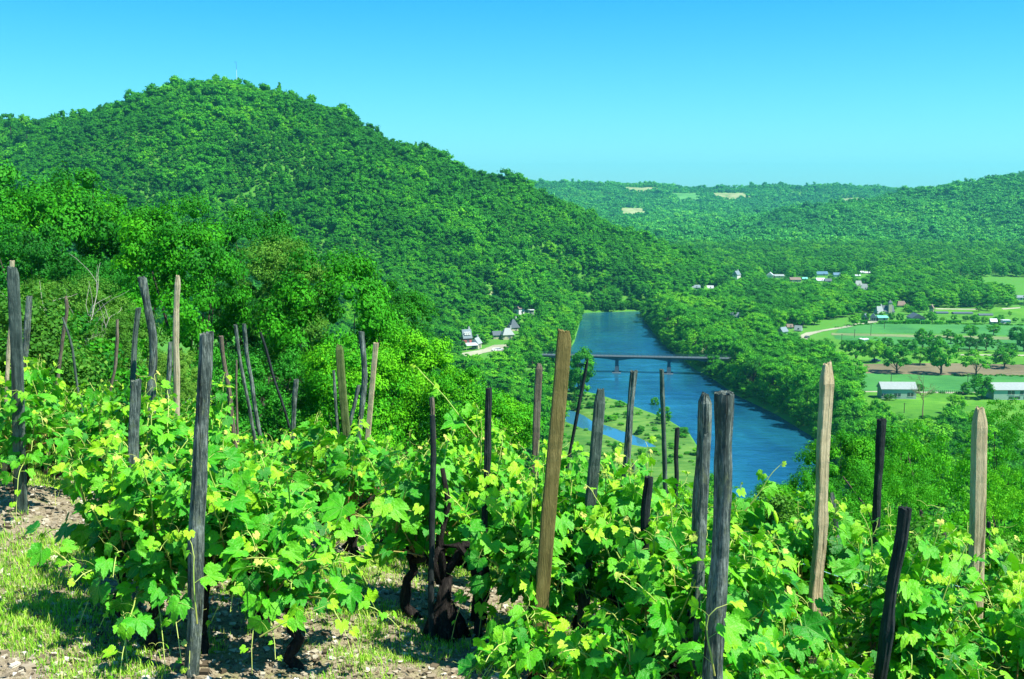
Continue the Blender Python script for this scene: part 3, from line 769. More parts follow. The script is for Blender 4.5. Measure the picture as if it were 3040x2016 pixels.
B(X5(1278), X5(1402), Y5(415), Y5(432), 'long dark low greenhouse furthest from the farm', 'greenhouse', 'greenhouse', wall=W_GREY, roof=RF_DARK, rfrac=0.6, door=False, depth=0.3)
B(X5(1385), X5(1440), Y5(462), Y5(510), 'small white roofed cabin beside round bushes', 'cabin', 'cabin', wall=W_CREAM, roof=RF_WHITE)
B(X5(1495), X5(1566), Y5(470), Y5(518), 'white caravan parked at the far field edge', 'caravan', 'caravan', wall=W_WHITE, roof=RF_WHITE, flat=True, rfrac=0.1, wins=W3(8, 1.6, 2))
# the two long white sheds across the river
s1 = B(X5(366), X5(694), Y5(1058), Y5(1207), 'long white shed with grey corrugated roof and dark windows by the river trees', 'shed', 'shed', wall=W_PALE, roof=RF_GREY, rfrac=0.34, depth=0.45, rz=R_(-2),
       wins=(('f', -6.2, 1.7, 1.6, 1.1), ('f', -0.6, 1.7, 2.6, 1.4), ('f', 4.6, 1.9, 2.4, 1.6)), door=False)
s2 = B(X5(1405), X5(2010), Y5(1066), Y5(1215), 'long two level white building with grey roof and dark green shutters at the picture edge', 'building', 'building', wall=W_PALE, roof=RF_GREY, rfrac=0.34, depth=0.3,
       wins=tuple(('f', x_, 3.0, 2.8, 1.6) for x_ in (-6.0, -1.0, 4.0, 9.0)) + tuple(('f', x_, 0.9, 4.6, 1.2) for x_ in (-4.6, 1.5, 7.5)), door=False)

# white awning on the village square
p = hit(X3(305), Y3(1050), 150.0)
aw = empty('awning', tuple(p), R_(20), label='white canvas awning on posts at the village square', cat='awning')
b = MB(); b.add([(-3.4,-2.6,2.5),(3.4,-2.6,2.5),(3.4,2.6,2.5),(-3.4,2.6,2.5),(-3,0,3.6),(3,0,3.6)], [[(0,1,5,4),(2,3,4,5),(3,2,1,0)], [(1,2,5),(3,0,4)]])
add_obj('canopy', b.build('canopy', RF_WHITE), aw)
for sx in (-3.2, 3.2):
    for sy in (-2.4, 2.4):
        b = MB(); b.tube([(sx, sy, 0), (sx, sy, 2.5)], 0.06, 6); add_obj('post', b.build('post', TRIM), aw)
KEEP.append((X3(268), Y3(1008), X3(342), Y3(1045), p[1]))
KEEP.append((X3(240), Y3(1045), X3(420), Y3(1085), p[1] + 5))

# parked cars
def paint(name, c):
    m = NM(name); return m.bsdf(c, 0.3, 0.5)
def car(loc, rz, c, label, group=None):
    root = empty('parked_car', tuple(loc), rz, label=label, cat='car', group=group)
    def prof(L, y, m, nm, par):
        n = len(L); V = [(a, -y, c_) for a, c_ in L] + [(a, y, c_) for a, c_ in L]
        b = MB(); b.add(V, [[list(range(n))], [list(range(2 * n - 1, n - 1, -1))], [(k, (k + 1) % n, (k + 1) % n + n, k + n)[::-1] for k in range(n)]]); return add_obj(nm, b.build(nm, m), par)
    body = prof([(-2.05,0.3),(2.05,0.3),(2.1,0.65),(1.9,0.85),(1.0,0.92),(0.4,1.40),(-1.2,1.42),(-1.85,0.95),(-2.1,0.85)], 0.85, paint('car_paint', c), 'body', root)
    prof([(0.93,0.93),(0.40,1.34),(-1.15,1.36),(-1.7,0.95)], 0.865, GLASS, 'side_window', root)
    for sx in (-1.3, 1.3):
        for sy in (-0.8, 0.8):
            b = MB(); b.tube([(sx, sy - 0.1, 0.33), (sx, sy + 0.1, 0.33)], 0.33, 14); w_ = add_obj('wheel', b.build('wheel', RF_DARK), root)
            b = MB(); b.tube([(sx, sy - 0.11, 0.33), (sx, sy + 0.11, 0.33)], 0.17, 8); add_obj('rim', b.build('rim', RF_GREY), w_)
    return root
for (u, v, c, l, rz) in ((X3(533), Y3(1062), (0.8, 0.82, 0.84), 'white parked car nearer the awning on the village square', 30), (X3(566), Y3(1060), (0.62, 0.68, 0.74), 'pale silver parked car further along the village road', 20),
                         (X5(315), Y5(858), (0.02, 0.04, 0.16), 'dark blue parked car in the shade of an orchard tree', 5), (X5(620), Y5(1200), (0.30, 0.36, 0.38), 'grey parked car against the wall of the long white shed', 0),
                         (X4(1232), Y3(945), (0.08, 0.10, 0.10), 'dark parked car on the bend of the pale track', 50)):
    p = hit(u, v, 150.0); car(p, R_(rz), c, l); KEEP.append((u - 12, v - 8, u + 12, v - 2, p[1]))

# ------------------------------------------------------------------ bridge
bl = onz(1831, 1105, 0); br = onz(2108, 1111, 0)
bdir = (br - bl); bdir[2] = 0; blen0 = np.linalg.norm(bdir); bdir /= blen0
bang = math.atan2(bdir[1], bdir[0])
zdeck = 8.1
bridge = empty('road_bridge', (bl[0], bl[1], 0), bang, label='slender grey concrete road bridge with railings crossing the blue river', cat='bridge')
X0, X1 = -42.0, 70.0
piers = [-25.2, 0.0, 25.2, blen0]
xs = np.linspace(X0, X1, 209)
dep = 0.75 + np.zeros_like(xs)
for pxx in piers: dep = np.maximum(dep, 0.75 + 1.15 * np.clip(1 - np.abs(xs - pxx) / 9.0, 0, 1) ** 1.4)
b = MB()
n = len(xs)
for (yy, ztop, thick) in ((1.6, zdeck, dep),):
    V = np.concatenate([np.column_stack([xs, np.full(n, -yy), np.full(n, ztop - 0.3)]), np.column_stack([xs, np.full(n, -yy), ztop - 0.3 - thick]),
                        np.column_stack([xs, np.full(n, yy), ztop - 0.3 - thick]), np.column_stack([xs, np.full(n, yy), np.full(n, ztop - 0.3)])])
    k = np.arange(n - 1); q = []
    for a_ in range(4):
        b_ = (a_ + 1) % 4; q.append(np.stack([k + a_ * n, k + 1 + a_ * n, k + 1 + b_ * n, k + b_ * n], -1))
    b.add(V, [np.concatenate(q)[:, ::-1]])
add_obj('girder', b.build('girder', CONC), bridge)
b = MB(); b.box(((X0 + X1) / 2, 0, zdeck - 0.10), (X1 - X0, 5.4, 0.26)); add_obj('deck', b.build('deck', bmat('pale_deck', (0.07, 0.10, 0.11))), bridge)
RAILM = bmat('railing_metal', (0.05, 0.10, 0.12), 0.5)
for sy in (-2.6, 2.6):
    b = MB()
    for zz in (0.45, 0.75, 1.05): b.box(((X0 + X1) / 2, sy, zdeck + zz), (X1 - X0, 0.06, 0.06))
    for xx in np.arange(X0, X1 + 0.1, 2.0): b.box((xx, sy, zdeck + 0.55), (0.1, 0.1, 1.08))
    add_obj('railing', b.build('railing', RAILM), bridge)
for pxx in piers:
    b = MB(); b.box((pxx, 0, 5.2), (1.5, 3.6, 4.4)); b.box((pxx, 0, 1.6), (2.1, 4.6, 3.4), 0, 0.86)
    po = add_obj('pier', b.build('pier', bmat('dark_pier', (0.06, 0.10, 0.13))), bridge)
    b = MB(); b.box((pxx, 0, -0.4), (4.2, 7.2, 1.2)); add_obj('footing', b.build('footing', bmat('pier_footing', (0.10, 0.14, 0.16))), po)
KEEP.append((1720, 1040, 2150, 1072, bl[1]))
KEEP.append((1610, 1045, 1640, 1066, bl[1]))

# ------------------------------------------------------------------ poles, mast, bales, fence posts
def pole(u, vt, vb, label):
    p = hit(u, vb, 150.0); h = (vb - vt) / (F / p[1])
    r = empty('utility_pole', tuple(p), 0, label=label, cat='utility pole', group='utility poles across the fields')
    b = MB(); b.tube([(0, 0, -0.5), (0, 0, h)], [0.17, 0.11], 8); add_obj('post', b.build('post', bark_mat), r)
    b = MB(); b.box((0, 0, h - 0.4), (1.2, 0.1, 0.12)); add_obj('crossarm', b.build('crossarm', bark_mat), r)
    KEEP.append((u - 3, vt, u + 3, vb - 4, p[1]))
pole(X4(1820), Y3(818), Y3(922), 'tallest utility pole standing in the far green field')
pole(X4(1670), Y3(862), Y3(942), 'utility pole left of the tallest one in the green field')
pole(X4(1945), Y3(792), Y3(858), 'short distant utility pole near the farm yard')
pole(X4(1550), Y3(905), Y3(1022), 'utility pole among bushes near the pale track')
pole(X5(455), Y5(965), Y5(1056), 'utility pole right behind the roof of the long white shed')
pole(X5(1168), Y5(980), Y5(1062), 'utility pole beside the big round dark tree')
pole(X5(577), Y5(1238), Y5(1336), 'utility pole on the lawn below the long white shed')
mp = at(547 * S, 196 * S, 900); mz = Hs(mp[0], mp[1])
mr = empty('radio_mast', (mp[0], mp[1], mz), 0, label='thin white radio mast on top of the wooded hill', cat='mast')
mh = at(547 * S, 142 * S, 900)[2] - mz
b = MB(); b.tube([(0, 0, -1), (0, 0, mh * 0.75)], [0.22, 0.14], 6); add_obj('lattice', b.build('lattice', bmat('mast_white', (0.7, 0.75, 0.78))), mr)
b = MB(); b.tube([(0, 0, mh * 0.75), (0, 0, mh)], [0.12, 0.08], 6); b.box((-0.8, 0, mh * 0.98), (1.8, 0.15, 0.15)); add_obj('antenna', b.build('antenna', RF_DARK), mr)
for k, (u, v) in enumerate(((1725, 968), (1745, 972), (1762, 970), (1782, 968))):
    p = hit(X4(u), Y3(v), 150.0); b = MB(); Vb, Fb = blob(np.random.default_rng(k), (0, 0, 0.7), (1.3, 0.8, 0.75), 2); b.add(Vb, [Fb])
    add_obj('wrapped_bale', b.build('wrapped_bale', RF_WHITE, True), None, tuple(p), label='white wrapped hay bale lying in a short row in the bright meadow', cat='bale', group='white bales in the meadow')
    KEEP.append((X4(u) - 5, Y3(v) - 5, X4(u) + 5, Y3(v), p[1]))
# wire fence along the lane between crop field and lawn
pa, pb = hit(X5(760), Y5(1150), 150.0), hit(X5(1200), Y5(1152), 150.0)
b2 = MB()
fr = empty('wire_fence', tuple(pa), 0, label='low wire fence with dark posts along the pale lane', cat='fence')
for k in range(24):
    q_ = (pb - pa) * k / 23; b = MB(); b.box((0, 0, 0.6), (0.12, 0.12, 1.4)); add_obj('post', b.build('post', bark_mat), fr, (q_[0], q_[1], q_[2]))
for zz in (0.5, 1.1): b2.tube([(0, 0, zz), tuple(pb - pa + np.array([0, 0, zz]))], 0.02, 4)
add_obj('wire', b2.build('wire', RAILM), fr)
# ------------------------------------------------------------------ trees that stand out one by one
def proto(name, seed, ncl, per, size, mat, R, z0, clr, shape, fill=0.4, jit=0.6, nlimb=8, z1=0.6, r=0.022, core=0.6, bark=None, sh0=0.6, sq=0.8):
    me, cs = crown_mesh('crown', seed, ncl, per, size, mat, R, z0, clr, shape, core, jit, fill, sh0=sh0, sq=sq)
    tm = trunk_mesh('trunk', seed + 1, cs, r, z1, bark, nlimb=nlimb)
    return (me, tm, R)
MID = [proto('m', 201, 46, 70, 0.046, valley_leaf, 0.46, 0.10, 0.13, 'round'),
       proto('m', 202, 52, 66, 0.044, valley_leaf, 0.52, 0.12, 0.13, 'dome'),
       proto('m', 203, 46, 70, 0.042, valley_leaf, 0.40, 0.08, 0.12, 'round'),
       proto('m', 204, 44, 62, 0.040, valley_leaf, 0.26, 0.06, 0.10, 'poplar'),
       proto('m', 205, 56, 60, 0.044, valley_leaf, 0.55, 0.14, 0.12, 'dome')]
ORCH = [proto('o', 221, 46, 80, 0.056, valley_leaf, 0.56, 0.20, 0.14, 'dome', r=0.03, z1=0.5, core=0.5),
        proto('o', 222, 40, 80, 0.046, valley_leaf, 0.46, 0.18, 0.13, 'round', r=0.03, z1=0.45),
        proto('o', 223, 40, 70, 0.052, valley_leaf, 0.54, 0.24, 0.12, 'dome', r=0.03, z1=0.5, core=False)]
CONI = proto('c', 231, 50, 40, 0.06, wood_leaf, 0.22, 0.1, 0.08, 'cone', z1=0.9)
NEARD = proto('n', 248, 100, 200, 0.018, painted_shade_leaf, 0.46, 0.04, 0.09, 'dome', 0.35, 0.6, 14, core=0.35, sh0=0.6)
NEAR = [proto('n', 241, 78, 340, 0.0185, near_leaf, 0.40, 0.06, 0.115, 'round', 0.35, 0.5, 14, core=0.35, sh0=0.68),
        proto('n', 242, 84, 330, 0.018, near_leaf, 0.46, 0.06, 0.11, 'dome', 0.35, 0.5, 14, core=0.35, sh0=0.68),
        proto('n', 243, 160, 180, 0.0135, dull_leaf, 0.42, 0.06, 0.085, 'round', 0.35, 0.6, 14, core=0.35, sh0=0.68),
        proto('n', 244, 84, 330, 0.0185, near_leaf, 0.50, 0.08, 0.105, 'dome', 0.35, 0.5, 14, core=0.35, sh0=0.68)]
ROB = [proto('r', 251, 210, 150, 0.0125, robin_leaf, 0.60, 0.10, 0.060, 'dome', 0.3, 0.7, 18, r=0.026, core=False),
       proto('r', 252, 190, 150, 0.0130, robin_leaf, 0.50, 0.10, 0.065, 'round', 0.3, 0.7, 18, r=0.026, core=False)]
BUSH = [proto('b', 261, 90, 220, 0.024, painted_shade_leaf, 0.5, 0.02, 0.14, 'dome', 0.3, 0.7, 6, core=0.3, sh0=0.5),
        proto('b', 262, 90, 220, 0.021, dull_leaf, 0.5, 0.02, 0.15, 'dome', 0.3, 0.8, 6, core=0.3, sh0=0.5),
        proto('b', 263, 90, 220, 0.024, wood_leaf, 0.45, 0.02, 0.13, 'round', 0.3, 0.7, 6, core=0.3, sh0=0.5)]
trng = random.Random(7)
def tree(P, x, y, h, w, label, group=None, name='broadleaf_tree', cat='tree', z=None, rz=None, sink=0.0):
    z = Hs(x, y) if z is None else z
    r = empty(name, (x, y, z - sink), trng.uniform(0, 6.28) if rz is None else rz, label=label, cat=cat, group=group)
    s = w / 2 / P[2]
    c = add_obj('crown', P[0], r); t = add_obj('trunk', P[1], r)
    hc = min(h, w * (3.2 if P[2] < 0.3 else 1.3)); c.location = (0, 0, h - hc)
    c.scale = (s, s, hc); t.scale = (hc, hc, h)
    return r
def tpx(P, u, vt, wpx, Y, label, vb=None, **k):
    """tree by the photo place (2364 view) of its crown centre, crown top and width, standing at distance Y"""
    p = at(u * S, vt * S, Y); z = Hs(p[0], Y); h = max(p[2] - z, 2.0)
    return tree(P, p[0], Y, h, wpx * S / F * Y, label, z=z, **k)
gL = 'trees on the slope left of the vineyard'
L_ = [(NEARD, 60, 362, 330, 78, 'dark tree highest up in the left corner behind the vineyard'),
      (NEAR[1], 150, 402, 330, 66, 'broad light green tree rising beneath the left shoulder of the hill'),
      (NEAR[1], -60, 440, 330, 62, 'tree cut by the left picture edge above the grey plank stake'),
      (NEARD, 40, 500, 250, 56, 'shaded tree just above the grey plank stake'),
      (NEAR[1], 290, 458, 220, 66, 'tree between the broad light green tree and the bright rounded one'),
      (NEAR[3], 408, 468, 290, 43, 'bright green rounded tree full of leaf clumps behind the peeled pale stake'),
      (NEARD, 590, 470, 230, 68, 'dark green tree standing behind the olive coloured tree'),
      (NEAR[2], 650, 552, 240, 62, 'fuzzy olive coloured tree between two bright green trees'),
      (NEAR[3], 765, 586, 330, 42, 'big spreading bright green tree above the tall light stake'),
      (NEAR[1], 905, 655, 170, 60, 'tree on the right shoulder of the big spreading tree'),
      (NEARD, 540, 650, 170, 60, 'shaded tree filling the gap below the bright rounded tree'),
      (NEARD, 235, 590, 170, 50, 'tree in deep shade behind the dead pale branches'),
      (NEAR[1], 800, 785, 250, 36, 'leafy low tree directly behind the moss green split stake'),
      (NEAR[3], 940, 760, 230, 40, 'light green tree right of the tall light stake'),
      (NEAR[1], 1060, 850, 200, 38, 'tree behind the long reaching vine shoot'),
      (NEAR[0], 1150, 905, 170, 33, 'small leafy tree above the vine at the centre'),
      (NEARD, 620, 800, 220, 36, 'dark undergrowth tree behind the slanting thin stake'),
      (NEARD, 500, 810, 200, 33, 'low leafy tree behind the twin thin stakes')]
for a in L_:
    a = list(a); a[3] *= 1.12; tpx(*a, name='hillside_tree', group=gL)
gS = 'bushes behind the left vine rows'
for a in [(NEAR[2], 200, 640, 230, 30, 'bush with pale dead branches sticking out'), (NEAR[2], 90, 650, 190, 32, 'bush between the grey plank stake and the dead branches'),
          (NEAR[2], 300, 720, 170, 27, 'dull green bush behind the crooked dark stake'), (NEAR[2], 400, 810, 150, 26, 'low bush behind the peeled pale stake'),
          (NEAR[2], 150, 740, 200, 26, 'low bush behind the bent thin stake')]:
    tpx(*a, name='wild_bush', cat='bush', group=gS)
gR = 'acacia trees on the slope at the right'
for a in [(ROB[0], 2190, 985, 470, 32, 'wide airy acacia tree behind the two light stakes'), (ROB[1], 2330, 925, 230, 46, 'bright acacia tree at the right edge below the white building'),
          (ROB[1], 2060, 1060, 260, 26, 'lower acacia behind the charred leaning stake'), (ROB[0], 2370, 1080, 330, 24, 'acacia cut by the right picture edge'),
          (NEAR[1], 1955, 995, 190, 46, 'grey green tree beside the river right of the tall split light stake'), (NEAR[0], 2040, 975, 170, 60, 'rounded pale green tree above the acacia tree'),
          (NEAR[3], 1880, 1085, 170, 42, 'leafy shrub at the water edge left of the tall split light stake'), (NEAR[1], 1790, 1112, 130, 40, 'low shrub below the last bit of river'),
          (NEAR[0], 1930, 1150, 220, 30, 'shaded shrub behind the tall split light stake'), (NEAR[3], 2130, 1010, 150, 60, 'shrub between the rounded pale tree and the acacias'),
          (NEAR[3], 1715, 1150, 120, 34, 'low shrub behind the thick twin stakes')]:
    tpx(*a, name='acacia_tree' if a[0] in ROB else 'hillside_tree', group=gR)
# dead pale branches poking out of the bush
def dead_tree(p, h, spread, seed, mat, label, name, levels=3, r=0.05):
    rng = np.random.default_rng(seed); b = MB()
    def grow(s, d, L, r, k):
        n = 5; pts = [s]
        for _ in range(n): d = d + rng.normal(0, 0.16, 3); d /= np.linalg.norm(d); pts.append(pts[-1] + d * L / n)
        b.tube(np.array(pts), np.linspace(r, r * 0.5, n + 1), 5)
        if k:
            for _ in range(rng.integers(3, 6)):
                t = rng.integers(2, n + 1); e = d + rng.normal(0, spread, 3); e[2] = abs(e[2]) * 0.7 + 0.15; e /= np.linalg.norm(e)
                grow(pts[t], e, L * rng.uniform(0.5, 0.75), r * 0.5, k - 1)
    grow(np.zeros(3) - [0, 0, 0.2], np.array([0.1, 0, 1.0]), h * 0.45, r, levels)
    return add_obj(name, b.build(name, mat), None, tuple(p), label=label, cat='tree')
p = at(165 * S, 610 * S, 27.5); pz = Hs(p[0], 27.5)
dead_tree((p[0], 27.5, pz), (p[2] - pz) * 1.25, 0.7, 5, palebark_mat, 'leafless tree with pale dead branches rising out of the left bushes', 'dead_tree', 3, 0.06)
p = hit(X5(750), Y5(1392), 150.0)
dead_tree(p, 20, 0.75, 9, plain('brown_twigs', (0.16, 0.15, 0.07), 0.9), 'bare spreading tree with brown twigs on the lawn below the white shed', 'bare_tree', 4, 0.3)
KEEP.append((X5(660), Y5(1210), X5(900), Y5(1340), p[1]))

# orchard and meadow trees, one by one: centre u, base v, width, height in the enlarged right hand view
ORCHT = [(505,965,270,250,0,'wide orchard tree with a low branch on the left of the ploughed strip'),(918,975,240,310,1,'dense dark orchard tree in the middle of the ploughed strip'),
 (1250,985,265,225,2,'airy pale orchard tree right of the dense dark one'),(1512,915,215,180,0,'orchard tree with thin trunk standing right on the ploughed strip'),
 (1185,745,100,110,1,'small ball shaped tree on a clean trunk'),(1195,640,120,110,1,'round tree behind the ball shaped tree'),(1247,768,130,150,2,'pale airy tree beside the ball shaped tree'),
 (1340,755,130,150,0,'tree on the meadow between the pale airy tree and its right neighbour'),(1408,612,110,100,1,'tree standing alone on the far green field'),(1190,590,120,70,0,'low tree behind the ball shaped tree'),
 (750,745,140,190,1,'upright tree behind the dense dark orchard tree'),(640,760,120,110,1,'tree between the wide and the dense dark orchard trees'),(300,865,170,210,1,'rounded tree shading the blue car'),
 (125,860,180,200,0,'leafy tree left of the rounded tree by the blue car'),(725,885,170,150,0,'tree behind the ploughed strip left of the dense dark one'),(870,740,150,120,0,'tree behind the crown of the dense dark one'),
 (1080,765,110,150,0,'tree at the left end of the pale farm path'),(1630,700,160,160,1,'tree group member at the right edge of the meadow'),(1690,760,120,170,1,'tree at the right picture edge beyond the meadow'),
 (1562,438,34,50,2,'tiny tree alone in the farthest meadow'),(1610,492,50,42,1,'small round bush tree near the white caravan'),(1685,492,40,36,1,'small round bush tree at the far right edge'),
 (1270,395,60,55,0,'small tree in the farthest meadow'),(1350,385,90,60,0,'shrubby tree in the farthest meadow'),(1010,690,100,100,0,'tree in the meadow below the far green field'),
 (1450,780,130,120,2,'pale tree behind the orchard tree with thin trunk'),(1560,800,120,110,0,'tree at the end of the farm path on the right'),(420,760,120,120,0,'tree above the wide orchard tree'),
 (30,790,130,130,0,'tree close to the dark hedge by the track'),(1050,1345,170,175,0,'light green young tree on the lawn beside the bare tree'),(215,790,90,80,1,'small tree at the left of the meadow'),
 (560,745,100,90,1,'small dark tree behind the wide orchard tree'),(975,640,90,80,1,'dark tree on the border of the far green field')]
for (u, v, w, h, k, l) in ORCHT:
    p = hit(X5(u), Y5(v), 150.0); pp = F / p[1]
    tree(ORCH[k], p[0], p[1], h * .319 / pp * 1.05, w * .319 / pp * 1.12, l, 'orchard trees in the meadows', 'orchard_tree')
p = hit(X5(1300), Y5(1207), 150.0); pp = F / p[1]
tree(MID[0], p[0], p[1], 235 * .319 / pp, 215 * .319 / pp, 'big round dark tree left of the long white building', None, 'broadleaf_tree')
p = hit(X5(1150), Y5(1165), 150.0); tree(MID[2], p[0], p[1], 125 * .319 / pp, 110 * .319 / pp, 'smaller tree touching the big round dark tree on its left', None, 'broadleaf_tree')
p = hit(X5(715), Y5(1150), 150.0); tree(ORCH[0], p[0], p[1], 90 * .319 / pp, 90 * .319 / pp, 'light tree at the right end of the long white shed', None, 'broadleaf_tree')
p = hit(X5(430), Y5(1210), 150.0); tree(MID[1], p[0], p[1] - 2, 60 * .319 / pp, 110 * .319 / pp, 'low bush in front of the long white shed', None, 'bush', 'bush')
p = hit(1340 * S, 925 * S, 150.0); pp = F / p[1]
tree(MID[0], p[0], p[1], 125 * S / pp, 75 * S / pp, 'willow tree on the near river bank covering the left part of the bridge', None, 'broadleaf_tree')
for (u, v, w, h, l) in ((1532,978,34,42,'dark bush on the tip of the river meadow'),(1512,945,22,28,'small bush at the water edge of the river meadow'),(1620,1025,20,26,'small shrub on the gravel bank by the twin stakes'),
                        (1480,1000,22,18,'low shrub in the middle of the river meadow'),(1425,1048,30,30,'shrub beside the side channel'),(1450,965,18,14,'tiny shrub on the river meadow')):
    p = hit(u * S, v * S, 150.0); pp = F / p[1]; tree(MID[1], p[0], p[1], h * S / pp, w * S / pp, l, 'shrubs on the river meadow', 'shrub', 'shrub')
# hedges of the farm gardens
for k, (a, c, t, bb, l) in enumerate(((590,722,462,506,'tall bright clipped hedge in front of the dark gabled hut'),(735,818,476,508,'clipped hedge right of the tall one'),(862,938,478,508,'short clipped hedge near the rounded bushes'),
                        (968,1105,472,502,'long low hedge further right in the garden row'),(338,585,478,502,'long low hedge beside the farm yard'),(172,235,472,500,'hedge at the mouth of the farm track'))):
    p0, p1 = hit(X5(a), Y5(bb), 150.0), hit(X5(c), Y5(bb), 150.0); L = p1[0] - p0[0]; h = (bb - t) * .319 / (F / p0[1])
    rng = np.random.default_rng(300 + k); b = MB(); b.box((L / 2, 0, h * 0.45), (L * 0.96, 2.0, h * 0.9))
    n = int(L * 60); C = np.column_stack([rng.uniform(0, L, n), rng.uniform(-1.2, 1.2, n), rng.uniform(0, h, n)])
    C[:, 1] = np.where(rng.random(n) < 0.6, -1.15, C[:, 1]); C[:, 2] = np.where(C[:, 1] > -1.1, h, C[:, 2])
    V, q = cards(rng, C, np.tile([0, -0.6, 0.8], (n, 1)), 0.5, 0.5); b.add(V, [q], np.repeat(rng.uniform(0.3, 0.9, n), 4))
    add_obj('clipped_hedge', b.build('clipped_hedge', near_leaf, attr='tint'), None, tuple(p0), label=l, cat='hedge')
FARMT = [(460,480,70,80),(535,490,80,85),(715,400,110,130),(840,490,110,100),(940,490,60,50),(1040,475,60,55),(1245,505,90,90),(1330,505,80,70),(1450,500,110,70),(215,480,90,80),(640,420,80,80),(370,440,60,50),
         (110,520,120,110),(1150,480,70,50),(1480,470,60,50),(780,470,60,60),(600,380,60,60),(1210,470,60,40),(1540,520,40,30)]
FT = ['conical dark', 'round', 'broad', 'rounded dark', 'low spreading', 'small dense']
for k, (u, v, w, h) in enumerate(FARMT):
    p = hit(X5(u), Y5(v), 150.0); pp = F / p[1]
    tree(MID[k % 3], p[0], p[1], h * .319 / pp, w * .319 / pp, 'leafy %s garden tree %s' % (['round', 'broad', 'tall'][k % 3], 'by the farm yard' if u < 580 else 'around the dark gabled hut' if u < 900 else 'among the hedges right of the hut' if u < 1180 else 'near the white caravan'), 'garden trees around the farm', 'garden_tree')
# single trees on the skyline of the left hill
SKY = [(22,266,16,26,3,'thin pine on the left end of the hill crest'),(147,268,12,26,3,'slim conifer left of its twin on the hill crest'),(168,268,22,30,3,'fuller conifer right of its slim twin on the crest'),(58,264,40,22,0,'round tree low on the left crest'),
       (305,228,48,36,0,'dark round tree standing above the crest'),(645,206,18,28,3,'dark conical tree right of the summit'),(490,190,44,18,0,'broad tree on the summit of the hill'),(350,222,26,28,2,'upright tree right of the dark round one'),
       (960,336,12,16,3,'tiny conifer halfway down the right crest'),(235,248,26,18,0,'small pale tree between the conifers and the dark round tree'),(530,200,26,18,0,'small tree right beside the radio mast')]
for (u, v, w, h, k, l) in SKY:
    p = hit(u * S, (v + 4) * S, 400.0)
    if p is None: p = at(u * S, v * S, 890); p[2] = Hs(p[0], p[1])
    Y = p[1]; pt = at(u * S, (v - h) * S, Y)
    tree(CONI if k == 3 else MID[k], p[0], Y, max((pt[2] - p[2]) * 0.8, 5), w * S / F * Y * 0.8, l, 'single trees along the hill crest', 'crest_tree')

# ------------------------------------------------------------------ woods
def poisson(rng, x0, x1, y0, y1, s):
    nx, ny = int((x1 - x0) / s), int((y1 - y0) / s)
    gx, gy = np.meshgrid(np.arange(nx), np.arange(ny), indexing='ij')
    gx = gx + (gy % 2) * 0.5
    return (x0 + (gx + rng.uniform(-.38, .38, gx.shape)) * s).ravel(), (y0 + (gy + rng.uniform(-.38, .38, gx.shape)) * s).ravel()
def inview(x, y, m=260): 
    u = 1520 + F * x / y; return (u > -m) & (u < 3040 + m)
src3 = bpy.data.collections.new('valley_crowns')
for k, P in enumerate(MID): src3.objects.link(bpy.data.objects.new('valley_crown_kind_%d' % k, P[0]))
NG3 = scatter_group(src3, 'valley_woods_scatter')
rng = np.random.default_rng(11)
VW = P64([(1482,700),(1560,672),(1660,662),(1880,655),(2130,640),(2500,640),(2500,700),(2100,716),(2010,722),(1900,742),(1868,762),(1840,790),(1862,835),(1880,862),(1990,878),(2035,925),(2075,955),(2040,985),(1960,1010),
          (1885,1010),(1800,962),(1720,922),(1655,882),(1605,858),(1545,812),(1510,778),(1486,742)], 4.0)
x, y = poisson(rng, 0, 400, 330, 1150, 9.6)
k = inpoly(x, y, VW) & ~infields(x, y, 3.0) & (polydist(x, y, RIVER) > 3.5); x, y = x[k], y[k]
z = H0(x, y)
order = np.argsort(y); cnt = 0; restP = []
def wood_label(x, y, edge):
    if y < 440: a = 'well before the bridge'
    elif y < 500: a = 'just before the bridge'
    elif y < 560: a = 'by the bridge end'
    elif y < 620: a = 'just beyond the bridge'
    else: a = 'well beyond the bridge'
    b_ = 'over the water on the right bank ' if edge else ('deep in the right bank wood ' if x < 130 else 'on the field side of the bank wood ')
    return 'leafy tree ' + b_ + a, 'trees of the right bank wood ' + b_ + a
for i in order:
    near_river = polydist(np.array([x[i]]), np.array([y[i]]), RIVER)[0] < 16
    h = rng.uniform(12, 16.5) if near_river else rng.uniform(9, 13.5)
    w = rng.uniform(11, 14.5)
    bad = hides(x[i], y[i], z[i], h, w / 2)
    if bad:
        h *= 0.62; w *= 0.75
        if hides(x[i], y[i], z[i], h, w / 2):
            h *= 0.6; w *= 0.7
            if hides(x[i], y[i], z[i], h, w / 2): continue
    if near_river: h = max(h, 4.5)
    if cnt < 190:
        lab = wood_label(x[i], y[i], near_river)
        k = rng.choice([0, 1, 2, 4, 1, 0, 3]); ww = w * (0.6 if k == 3 else 1)
        tree(MID[k], x[i], y[i], h * (1.15 if k == 3 else 1), ww, lab[0] if k != 3 else lab[0].replace('leafy', 'slim upright'), lab[1], 'riverside_tree'); cnt += 1
    else: restP.append((x[i], y[i], z[i], w, h))
print('riverside', cnt, len(restP))
